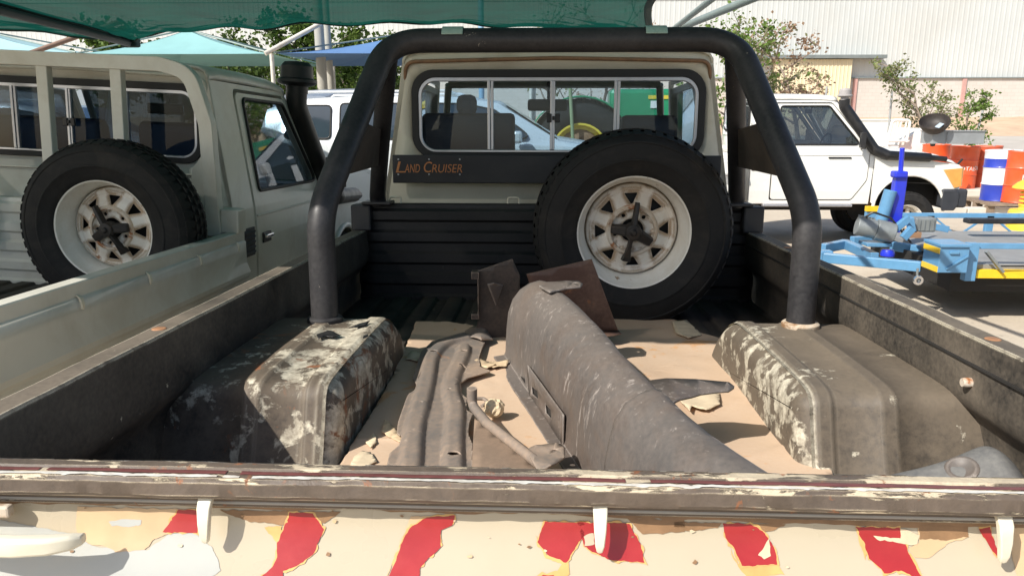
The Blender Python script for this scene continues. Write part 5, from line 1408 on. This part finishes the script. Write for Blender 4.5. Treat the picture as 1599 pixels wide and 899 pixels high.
# small white utility truck behind the white pickup
ut = empty('utility_cart', Matrix.Identity(4)); tag(ut, 'white utility cart with tubular load guard half hidden by the white pickup bonnet', 'utility cart')
a, b = at(1386, 222, 18), at(1423, 188, 18)
fr_ = MB(); fr_.tube(fillet([(a.x, a.y, a.z), (a.x + .06, a.y, b.z), (b.x - .02, a.y, b.z), (b.x - .05, a.y, a.z)], .08, 5), .035, 8)
for k in range(1, 4): x = a.x + (b.x - a.x) * k / 4; fr_.tube([(x - .02, a.y, a.z), (x + .02, a.y, b.z)], .022, 6)
fr_.tube([(a.x, a.y, a.z + .02), (b.x, a.y, a.z + .02)], .03, 6); fr_.build('load_guard', M_white, ut, smooth=40)
c1_, c2_ = at(1405, 232, 18), at(1452, 212, 18)
MB().add([(c1_.x, a.y + .1, c1_.z - .1), (c1_.x, a.y + .1, c1_.z + .12), (c2_.x - .15, a.y + .1, c2_.z + .18), (c2_.x, a.y + .1, c2_.z), (c2_.x, a.y + .1, .45), (c1_.x, a.y + .1, .45), (c1_.x, a.y + 1.4, c1_.z - .1), (c1_.x, a.y + 1.4, c1_.z + .12), (c2_.x - .15, a.y + 1.4, c2_.z + .18), (c2_.x, a.y + 1.4, c2_.z), (c2_.x, a.y + 1.4, .45), (c1_.x, a.y + 1.4, .45)],
    [(0, 1, 2, 3, 4, 5), (11, 10, 9, 8, 7, 6), (0, 6, 7, 1), (1, 7, 8, 2), (2, 8, 9, 3), (3, 9, 10, 4), (4, 10, 11, 5), (5, 11, 6, 0)]).build('cab', M_white, ut, bevel=.03)
MB().box((a.x - .8, a.y + .75, .75), (2.2, 1.4, .5)).build('load_bed', M_white, ut, bevel=.02)
for x in (a.x - 1.4, c2_.x - .3):
    for y in (.2, 1.3): MB().lathe([(.1, .08), (.26, .09), (.3, .06), (.3, -.06), (.26, -.09), (.1, -.08)], 24, Matrix.Translation((x, a.y + y, .3)) @ WM).build('wheel', M_tyre, ut, smooth=50)

# ================================================================== BLUE TRAILER
M_tblue = plain('light blue trailer paint', (.11, .28, .47), .4, 0, .1, 8, .1, 60, dirt=(.10, .17, .24), dirt_amt=.4, coat=.3)
M_dblue = plain('royal blue jack paint', (.018, .035, .55), .35, 0, .08, 8, coat=.4)
M_tyell = plain('yellow marking tape', (.80, .52, .02), .4, 0, .08, 8)
M_deck = plain('grey deck plate', (.30, .30, .29), .55, .2, .12, 6, .2, 60, dirt=(.22, .19, .15), dirt_amt=.5)
M_motor = plain('grey winch casting', (.24, .26, .26), .45, .3, .12, 14, .1, 60)
tra = empty('car_trailer', Matrix.Translation((0, 0, 0))); tag(tra, 'light blue flat trailer with toolbox, jack column and grey winch', 'trailer')
YN, YF = 6.15 - .92, 8.05 - .92
xl = at(1526, 400, 6.15).x; xr = xl + 3.9
MB().box(((xl + xr) / 2 - .1, (YN + YF) / 2, .34), (xr - xl, YF - YN - .3, .2)).build('chassis_fill', M_under, tra)  # solid dark box added below the deck to deepen the shadow under the trailer
MB().box(((xl + xr) / 2, (YN + YF) / 2, .475), (xr - xl, YF - YN - .06, .04)).build('deck', M_deck, tra)
MB().box(((xl + xr) / 2, YN, .425), (xr - xl, .05, .07)).build('side_beam', M_tyell, tra, bevel=.004)
MB().box(((xl + xr) / 2, YF, .42), (xr - xl, .05, .08)).build('side_beam', M_tblue, tra, bevel=.004)
MB().box(((xl + xr) / 2, YN, .655), (xr - xl, .04, .045)).build('side_rail', M_tblue, tra, bevel=.003)
xfl = at(1376, 329, 8.05).x
MB().box(((xfl + xr) / 2, YF, .655), (xr - xfl, .05, .05)).build('side_rail', M_tblue, tra, bevel=.003)
for px in (1452, 1545, 1640):
    x = at(px, 340, 8.05).x
    MB().box((x, YF, .53), (.075, .05, .25)).build('upright', M_tblue, tra, bevel=.003)
    for sg in (-1, 1): MB().bar((x + sg * .05, YF, .63), (x + sg * .26, YF, .47), .018, .018).build('brace', M_tblue, tra)
xp = at(1518, 400, 6.1).x
MB().box((xp, YN - .03, .53), (.085, .07, .31)).build('upright', M_tblue, tra, bevel=.003)
MB().bar((xp + .10, YN - .06, .62), (xp + .26, YN - .05, .45), .035, .02).build('latch_lever', M_motor, tra)
MB().tube([(xp + .22, YN - .06, .50), (xp + .9, YN - .03, .50)], .007, 6).build('strap', M_black, tra)
# drawbar
ZB = .45
def dz(px, py, z=ZB): return atz(px, py, z)
for (p, q) in (((1286, 402), (1438, 416)), ((1284, 388), (1320, 381)), ((1318, 380), (1366, 402)), ((1392, 384), (1442, 391)), ((1330, 376), (1440, 372)), ((1440, 372), (1525, 378))):
    MB().bar(dz(*p), dz(*q), .07, .085).build('drawbar', M_tblue, tra, bevel=.006)
q = dz(1432, 428, .40); MB().tube([q + Vector((0, 0, .05)), q, q + Vector((.02, 0, -.06))], .01, 8).build('hook', M_motor, tra)
MB().lathe([(.02, .012), (.038, .012), (.042, 0), (.038, -.012), (.02, -.012)], 18, Matrix.Translation(q + Vector((.01, -.01, -.05))) @ WM, closed=True).build('shackle', M_chrome, tra, smooth=40)
MB().box(dz(1288, 399), (.12, .10, .10)).build('coupling', M_tblue, tra, bevel=.015)
# toolbox
bx0, bx1 = at(1467, 400, 6.0).x, at(1513, 400, 6.0).x; bw = bx1 - bx0
tb = MB().box(((bx0 + bx1) / 2, 5.08 + .13, .565), (bw, .26, .21)).build('toolbox', M_tblue, tra, bevel=.004)
MB().box(((bx0 + bx1) / 2, 5.075 + .13, .680), (bw + .012, .285, .022)).build('lid', M_tblue, tb, bevel=.004)
for z in (.635, .485): MB().box((bx0 - .002, 5.08 + .13, z), (.006, .255, .045)).build('warning_tape', M_tyell, tb)
MB().box((bx0 + bw * .48, 5.072, .625), (.07, .016, .022)).build('hasp', M_tblue, tb, bevel=.003)
MB().bar((bx0 + .06, 5.072, .49), (bx0 + bw - .01, 5.072, .60), .008, .012).build('brace', M_tblue, tb)
# winch, ram and jack column
mc = at(1367, 360, 6.75)
def cyl(a, b, r_, name, mat, n=18): return MB().tube([a, b], r_, n).build(name, mat, tra, smooth=45, bevel=.006)
cyl(mc + Vector((-.16, .03, .04)), mc + Vector((.0, .0, .01)), .085, 'winch_motor', M_motor)
cyl(mc + Vector((.0, .0, .01)), mc + Vector((.15, -.03, -.02)), .095, 'winch_motor', M_motor)
for k in range(5): MB().box(mc + Vector((-.14 + .03 * k, .02, .125 - .006 * k)), (.008, .06, .02)).build('cooling_fin', M_motor, tra)
MB().box(mc + Vector((.02, .02, -.12)), (.22, .20, .03)).build('winch_mount', M_tblue, tra, bevel=.004)
MB().tube(fillet([mc + Vector((-.1, 0, .12)), mc + Vector((-.05, -.02, .17)), mc + Vector((.1, -.05, .12)), mc + Vector((.3, -.05, -.1))], .05, 4), .01, 6).build('cable', M_black, tra)
cyl(at(1375, 348, 6.95), at(1391, 297, 6.95), .056, 'hydraulic_ram', M_tblue)
a, b = at(1394, 362, 7.0), at(1406, 272, 7.0)
MB().bar(a, b, .10, .09, (0, 1, 0)).build('jack_column', M_dblue, tra, bevel=.008)
MB().box(b + Vector((-.02, -.02, .0)), (.12, .11, .06)).build('jack_head', M_dblue, tra, bevel=.015)
cyl(b, at(1409, 231, 7.0), .021, 'jack_rod', M_dblue)
MB().lathe([(0, .03), (.05, .025), (.06, 0), (.06, -.03), (0, -.03)], 16, Matrix.Translation(at(1386, 394, 6.7))).build('jack_foot', M_dblue, tra, smooth=40)
for (p, q, D) in (((1392, 362), (1420, 340), 6.7), ((1410, 372), (1425, 356), 6.6), ((1420, 340), (1424, 362), 6.8), ((1440, 350), (1480, 358), 7.2), ((1395, 342), (1418, 344), 7.2)):
    MB().bar(at(*p, D), at(*q, D), .05, .06).build('frame_bar', M_tblue, tra, bevel=.004)
MB().box(at(1441, 350, 6.9), (.19, .12, .13)).build('winch_box', M_motor, tra, bevel=.015)
for k in range(4): MB().box(at(1441, 350, 6.9) + Vector((-.06 + .04 * k, -.065, 0)), (.012, .012, .10)).build('winch_rib', M_motor, tra)
MB().box(at(1424, 366, 6.8), (.12, .10, .05)).build('rust_plate', M_mud, tra)
fp = at(1364, 326, 8.05); MB().box(fp, (.16, .06, .055)).build('warning_tape', M_tyell, tra, bevel=.003)
MB().box(fp + Vector((0, .01, -.10)), (.15, .05, .14)).build('frame_bar', M_tblue, tra, bevel=.003)
MB().box(at(1580, 345, 7.6), (.9, .12, .05)).build('rubber_ramp', M_black, tra, bevel=.015)
for y in (YN - .12, YF + .12):
    k = empty('wheel'); k.parent = tra; MB().lathe([(.14, .08), (.28, .09), (.31, .06), (.31, -.06), (.28, -.09), (.14, -.08)], 28, Matrix.Translation((xl + 2.6, y, .31)) @ WM).build('tyre', M_tyre, k, smooth=50)
    MB().lathe([(0, .05), (.06, .05), (.14, .08), (.15, .0)], 20, Matrix.Translation((xl + 2.6, y, .31)) @ WM).build('rim', M_alu, k, smooth=40)

# ================================================================== DRUMS, PALLET AND ODDMENTS
M_dor = plain('orange drum paint', (.68, .09, .022), .4, 0, .1, 5, .1, 20, dirt=(.40, .10, .05), dirt_amt=.5, coat=.2)
M_dor2 = plain('faded orange drum paint', (.55, .11, .05), .5, 0, .12, 5, .1, 20, dirt=(.34, .13, .08), dirt_amt=.6)
M_dwhite = plain('white drum band', (.68, .69, .70), .45, 0, .06, 6)
M_dblu = plain('blue drum paint', (.022, .045, .36), .4, 0, .08, 6, coat=.2)
M_wtext = plain('white print', (.72, .70, .66), .6)
M_dtext = plain('dark print', (.08, .08, .09), .6)
M_wood = plain('weathered pallet wood', (.24, .18, .125), .9, 0, .25, 8, .4, 40)
M_boxgrey = plain('grey sheet metal box', (.28, .30, .31), .5, .2, .1, 5)
def drum(px, D, base, mat, label, text=None, ty=.42, tpx=None, top=None):
    c_ = at(px, 300, D); r = empty('oil_drum', Matrix.Translation((c_.x, c_.y, base)) @ Matrix.Rotation(R(random.uniform(-2, 2)), 4, 'Y')); tag(r, label, 'drum', 'steel oil drums')
    pr = [(0, .02), (.275, .02), (.285, 0), (.292, .012), (.285, .03), (.283, .27), (.288, .285), (.296, .293), (.288, .301), (.283, .315), (.283, .565), (.288, .58), (.296, .588), (.288, .596), (.283, .61), (.283, .85), (.292, .868), (.285, .88), (.275, .86), (0, .86)]
    if callable(mat): mat(r, pr)
    else: MB().lathe(pr, 40, None).build('shell', mat, r, smooth=40)
    MB().lathe([(0, .02), (.03, .02), (.035, 0)], 12, Matrix.Translation((.17, .05, .86))).build('bung', M_motor, r)
    if text:
        for (bd, ang, z, sz, mt) in text:
            text_to('lettering', bd, sz, lambda u, v: (.2865 * math.sin(ang + u / .285), -.2865 * math.cos(ang + u / .285), z + v), mt, r)
    return r
def bluewhite(r, pr):
    zs = [0, .27, .565, .70, .88]
    for (z0, z1, mt, nm) in ((-1, .285, M_dblu, 'lower_shell'), (.285, .585, M_dwhite, 'white_band'), (.585, .74, M_dblu, 'blue_band'), (.74, 2, M_dwhite, 'upper_shell')):
        seg = [(a, b) for a, b in pr if z0 <= b <= z1]
        if z0 > 0 and z0 != .285 and z0 != .585: seg = [(.283, z0)] + seg
        if z1 == .74: seg = seg + [(.283, .74)]
        if z0 == .285: seg = [p_ for p_ in seg]
        if z1 == .585: seg = seg + [(.294, .5855)]
        if z0 == .585: seg = [(.294, .5855)] + [p_ for p_ in seg if p_[1] > .586]
        MB().lathe(seg, 40).build(nm, mt, r, smooth=40)
MB_pl = MB().box((at(1495, 300, 17.2).x + 1.2, at(1495, 300, 17.2).y, .075), (5.0, 2.2, .15)).build('kerb_platform', M_conc, bevel=.02); tag(MB_pl, kind='structure')
drum(1454, 17.6, .15, M_dor, 'orange oil drum half hidden behind the grey metal box')
drum(1497, 16.6, .15, M_dor, 'orange oil drum with dented shoulder and hose hanging on it', [('TOTAL', -.9, .38, .12, M_wtext), ('OIL', .35, .40, .11, M_wtext)])
drum(1534, 16.8, .15, M_dor2, 'faded orange oil drum beside the blue and white drum', [('OIL.', -.45, .38, .12, M_wtext)])
drum(1560, 13.7, .20, bluewhite, 'blue and white banded oil drum on the pallet', [('Lubricants', -.25, .46, .055, M_dtext), ('208 L', -.15, .39, .05, M_dtext)])
drum(1592, 13.4, .20, M_dor, 'bright orange oil drum standing on the pallet end', [('bbe', -.55, .40, .13, M_wtext)])
pc = at(1575, 305, 13.55)
pal = empty('wooden_pallet', Matrix.Translation((pc.x + .1, pc.y, 0)) @ Matrix.Rotation(R(-6), 4, 'Z') @ Matrix.Diagonal((1, 1, 1.39, 1))); tag(pal, 'weathered wooden pallet under two oil drums', 'pallet')
for k in range(6): MB().box((0, -.5 + .2 * k, .133), (1.3, .12, .022)).build('plank', M_wood, pal)
for x in (-.58, 0, .58):
    for y in (-.45, 0, .45): MB().box((x, y, .07), (.12, .12, .10)).build('block', M_wood, pal)
    MB().box((x, 0, .01), (.12, 1.1, .02)).build('runner', M_wood, pal)
a, b = at(1457, 225, 15.9), at(1541, 206, 15.9)
gb = MB().box(((a.x + b.x) / 2, a.y + .3, (a.z + b.z) / 2), (b.x - a.x, .5, b.z - a.z)); gb.box(((a.x + b.x) / 2, a.y + .3, b.z + .01), (b.x - a.x + .04, .54, .02))
gb.box((a.x + .28, a.y + .04, (a.z + b.z) / 2), (.012, .04, b.z - a.z - .02))
tag(gb.build('metal_box', M_boxgrey, bevel=.006), 'grey sheet metal box lying across the orange drums', 'box')
fc = at(1459, 195, 16.0)
fu = empty('drain_funnel', Matrix.Translation(fc) @ Matrix.Rotation(R(-18), 4, 'Y') @ Matrix.Rotation(R(28), 4, 'X')); tag(fu, 'black drain funnel standing on the orange drum behind the bonnet', 'funnel')
MB().lathe([(.05, -.50), (.07, -.18), (.20, -.10), (.27, .0), (.29, .09), (.28, .09), (.25, .0), (.17, -.07), (0, -.1)], 28).build('bowl', plain('dirty black funnel', (.03, .025, .022), .6, 0, .3, 8, dirt=(.12, .08, .06)), fu, smooth=50)
MB().box((.08, -.05, -.02), (.17, .10, .02), Matrix.Rotation(.5, 3, 'Z')).build('rag', plain('pale blue rag', (.35, .42, .48), .9), fu, bevel=.01)
hs = at(1492, 258, 15.9)
tag(MB().tube(fillet([hs + Vector((.12, 0, .12)), hs + Vector((.02, -.04, .02)), hs + Vector((-.16, -.03, -.16)), hs + Vector((-.12, 0, -.34)), hs + Vector((-.20, .02, -.44))], .06, 5), .022, 8).build('drain_hose', M_black, smooth=50), 'short black hose with handle hanging in front of the dented drum', 'hose')
# yellow pump standing by the trailer
yp = at(1600, 350, 11.5)
ye = empty('yellow_pump', Matrix.Translation((yp.x, yp.y, 0))); tag(ye, 'yellow cast pump with domed cap beside the pallet', 'pump')
M_yel = plain('yellow cast paint', (.75, .52, .05), .45, 0, .1, 8, .2, 30, dirt=(.4, .3, .1), dirt_amt=.4)
MB().lathe([(0, 0), (.24, 0), (.24, .26), (.22, .30), (.13, .31), (.11, .33), (.11, .38), (0, .38)], 28).build('base', M_yel, ye, smooth=35)
for k in range(4): MB().lathe([(0, .36 + .06 * k), (.12, .36 + .06 * k), (.12, .385 + .06 * k), (.06, .39 + .06 * k), (.06, .42 + .06 * k), (0, .42 + .06 * k)], 20).build('ring', M_yel, ye, smooth=30)
MB().lathe([(.0, .60), (.18, .60), (.235, .62), (.23, .64), (.17, .70), (.10, .745), (0, .76)], 28).build('cap', M_yel, ye, smooth=35)

# ================================================================== TREES
M_leafd = leaf('deep green leaves', ((.028, .065, .014), (.13, .19, .035)))
M_leafs = leaf('grey green leaves', ((.13, .15, .06), (.28, .29, .13)), .3)
M_leafb = leaf('dry brown leaves', ((.26, .16, .11), (.42, .30, .20)), .3)
M_leafbright = leaf('bright green leaves', ((.07, .14, .025), (.19, .28, .06)))
M_bark = plain('bark', (.13, .10, .075), .9, 0, .25, 6, .5, 20)
M_barkl = plain('pale bark', (.24, .19, .15), .9, 0, .2, 6, .4, 20)
def leaves(pts, n, size, spread, mat, name, par, rng):
    vs, fs = [], []
    for _ in range(n):
        c_ = rng.choice(pts)
        p = c_[0] + Vector((rng.gauss(0, 1), rng.gauss(0, 1), rng.gauss(0, .8))) * c_[1] * spread
        d = Vector((rng.gauss(0, 1), rng.gauss(0, 1), rng.gauss(0, .7) - .2)).normalized(); u = d.cross(Vector((rng.gauss(0, 1), rng.gauss(0, 1), rng.gauss(0, 1)))).normalized()
        L = size * rng.uniform(.6, 1.3); W_ = L * rng.uniform(.3, .5)
        b0 = len(vs); vs += [p, p + d * L * .5 + u * W_, p + d * L, p + d * L * .5 - u * W_]; fs.append((b0, b0 + 1, b0 + 2, b0 + 3))
    me = bpy.data.meshes.new(name); me.from_pydata([tuple(v) for v in vs], [], fs)
    return link(name, me, mat, par)
def grow(base, height, lean, spread, seed, nb=7, levels=2, r0=.09, droop=0, start=.3):
    """trunk, limbs and twigs; returns mesh builder and twig tips"""
    rng = random.Random(seed); mb = MB(); tips = []
    def limb(p, d, L, r, lev):
        pts = [p]; q = p.copy(); n = 6
        for i in range(n):
            d = (d + Vector((rng.gauss(0, .13), rng.gauss(0, .13), rng.gauss(0, .08) + .05 - droop * lev * .05))).normalized(); q = q + d * L / n; pts.append(q.copy())
        mb.tube(pts, [max(.006, r * (1 - .75 * i / n)) for i in range(n + 1)], 6 if lev else 9, cap=False)
        if lev >= 1: tips.extend((pts[i], L * .28) for i in range(2, n + 1))
        else: tips.extend((pts[i], L * .12) for i in range(4, n + 1))
        if lev < levels:
            k = nb if lev == 0 else 4
            for b in range(k):
                i = rng.randint(max(1, int(n * start)), n); a = rng.uniform(0, 2 * math.pi)
                dd = (d * .5 + Vector((math.cos(a), math.sin(a), rng.uniform(.0, .7))) * spread).normalized()
                limb(pts[i], dd, L * rng.uniform(.38, .6), r * .5, lev + 1)
    limb(Vector(base), Vector((lean[0], lean[1], 1)).normalized(), height, r0, 0)
    return mb, tips
def tree(px, D, ztop_py, label, nleaf, lsize, lmat, seed, base_z=0.0, lean=(0, 0), spread=1.0, bark=None, name='broadleaf_tree', group=None, lspread=.55, nb=8, extra=None, droop=0, levels=2, start=.3, cat='tree', frac=.85):
    t = at(px, ztop_py, D); r = empty(name, Matrix.Translation((t.x, t.y, base_z))); tag(r, label, cat, group)
    H = (t.z - base_z) * frac
    mb, tips = grow((0, 0, 0), H, lean, spread, seed, nb, levels, .02 * H + .02, droop, start)
    mb.build('trunk', bark or M_bark, r, smooth=60, fix=False)
    rng = random.Random(seed + 99)
    leaves(tips, nleaf, lsize, lspread, lmat, 'crown', r, rng)['kind'] = 'stuff'
    if extra:
        for (n2, sz, mt) in extra: leaves(rng.sample(tips, max(3, len(tips) // 3)), n2, sz, lspread * .8, mt, 'crown_tuft', r, rng)['kind'] = 'stuff'
    return r
labs = ['dense green tree above the roof of the pickup with the rack', 'dark bushy tree behind the teal canopy', 'green tree left of the low canopy post', 'leafy green tree behind the paired grey poles', 'yellowish green tree right of the paired grey poles', 'low dark shrub mass behind the silver white car']
for k, (px, D, py, n) in enumerate(((185, 29, 42, 5200), (335, 28, 44, 5200), (400, 31, 40, 5200), (470, 28, 38, 5600), (548, 30, 34, 5600), (590, 33, 60, 4200))):
    tree(px, D, py, labs[k], n, .17, M_leafd if k != 4 else M_leafbright, 11 + k, .2, (random.uniform(-.1, .1), 0), 1.0, group='trees behind the canopies', lspread=.62, nb=12, frac=.72, start=.1, extra=[(900, .17, M_leafbright)])
for k, (px, D, n) in enumerate(((300, 25, 3200), (380, 25, 3200), (455, 26, 3200), (530, 26, 3200))):
    tree(px, D, 105, ('low dark bush under the teal canopy', 'rounded bush beside the low canopy post', 'low bush below the blue canopy', 'low bush right of the grey poles')[k], n, .14, M_leafd, 40 + k, .1, (0, 0), 1.3, name='bush', group='bushes below the canopies', lspread=.7, nb=10, start=.05, frac=.8, cat='bush')
tree(1262, 33, 30, 'sparse tree with dry brown leaves and slanting trunk before the yellow lean-to', 1300, .15, M_leafb, 71, .6, (-.1, 0), .95, M_barkl, lspread=.55, nb=9, frac=.82, droop=.8, extra=[(260, .16, M_leafs)], group='sparse trees by the warehouse')
tree(1200, 32, 52, 'thin grey green tree beside the dry brown tree', 850, .14, M_leafs, 75, .6, (.05, 0), .8, M_barkl, lspread=.55, nb=8, frac=.8, extra=[(350, .17, M_leafbright)], group='sparse trees by the warehouse')
tree(1140, 30, 52, 'small bright green tree showing above the roll bar corner', 900, .16, M_leafbright, 79, .5, (.0, 0), .9, M_barkl, lspread=.55, nb=8, frac=.8, group='sparse trees by the warehouse')
tree(870, 34, 36, 'leafless twiggy tree showing between net and roll bar', 900, .13, M_leafs, 83, .5, (.05, 0), 1.2, M_barkl, lspread=.6, nb=11, frac=.85, group='sparse trees by the warehouse')
tree(940, 35, 40, 'brown dry tree beside the leafless twiggy tree', 800, .13, M_leafb, 85, .5, (-.05, 0), 1.2, M_barkl, lspread=.6, nb=11, frac=.85, group='sparse trees by the warehouse')
tree(1462, 22, 112, 'leafy grey green bush with fine twigs before the block wall', 1700, .085, M_leafs, 91, .1, (-.12, 0), 1.25, M_barkl, name='bush', lspread=.5, nb=11, frac=.82, start=.15, extra=[(500, .08, M_leafbright)], cat='bush')
tree(1515, 23, 155, 'low leafy bush at the foot of the leaning fence post', 1500, .08, M_leafbright, 95, .15, (0, 0), 1.5, M_barkl, name='bush', lspread=.55, nb=9, frac=.8, start=.1, cat='bush')
for o in list(bpy.data.objects):
    if o.name.startswith('tmp'): bpy.data.objects.remove(o)
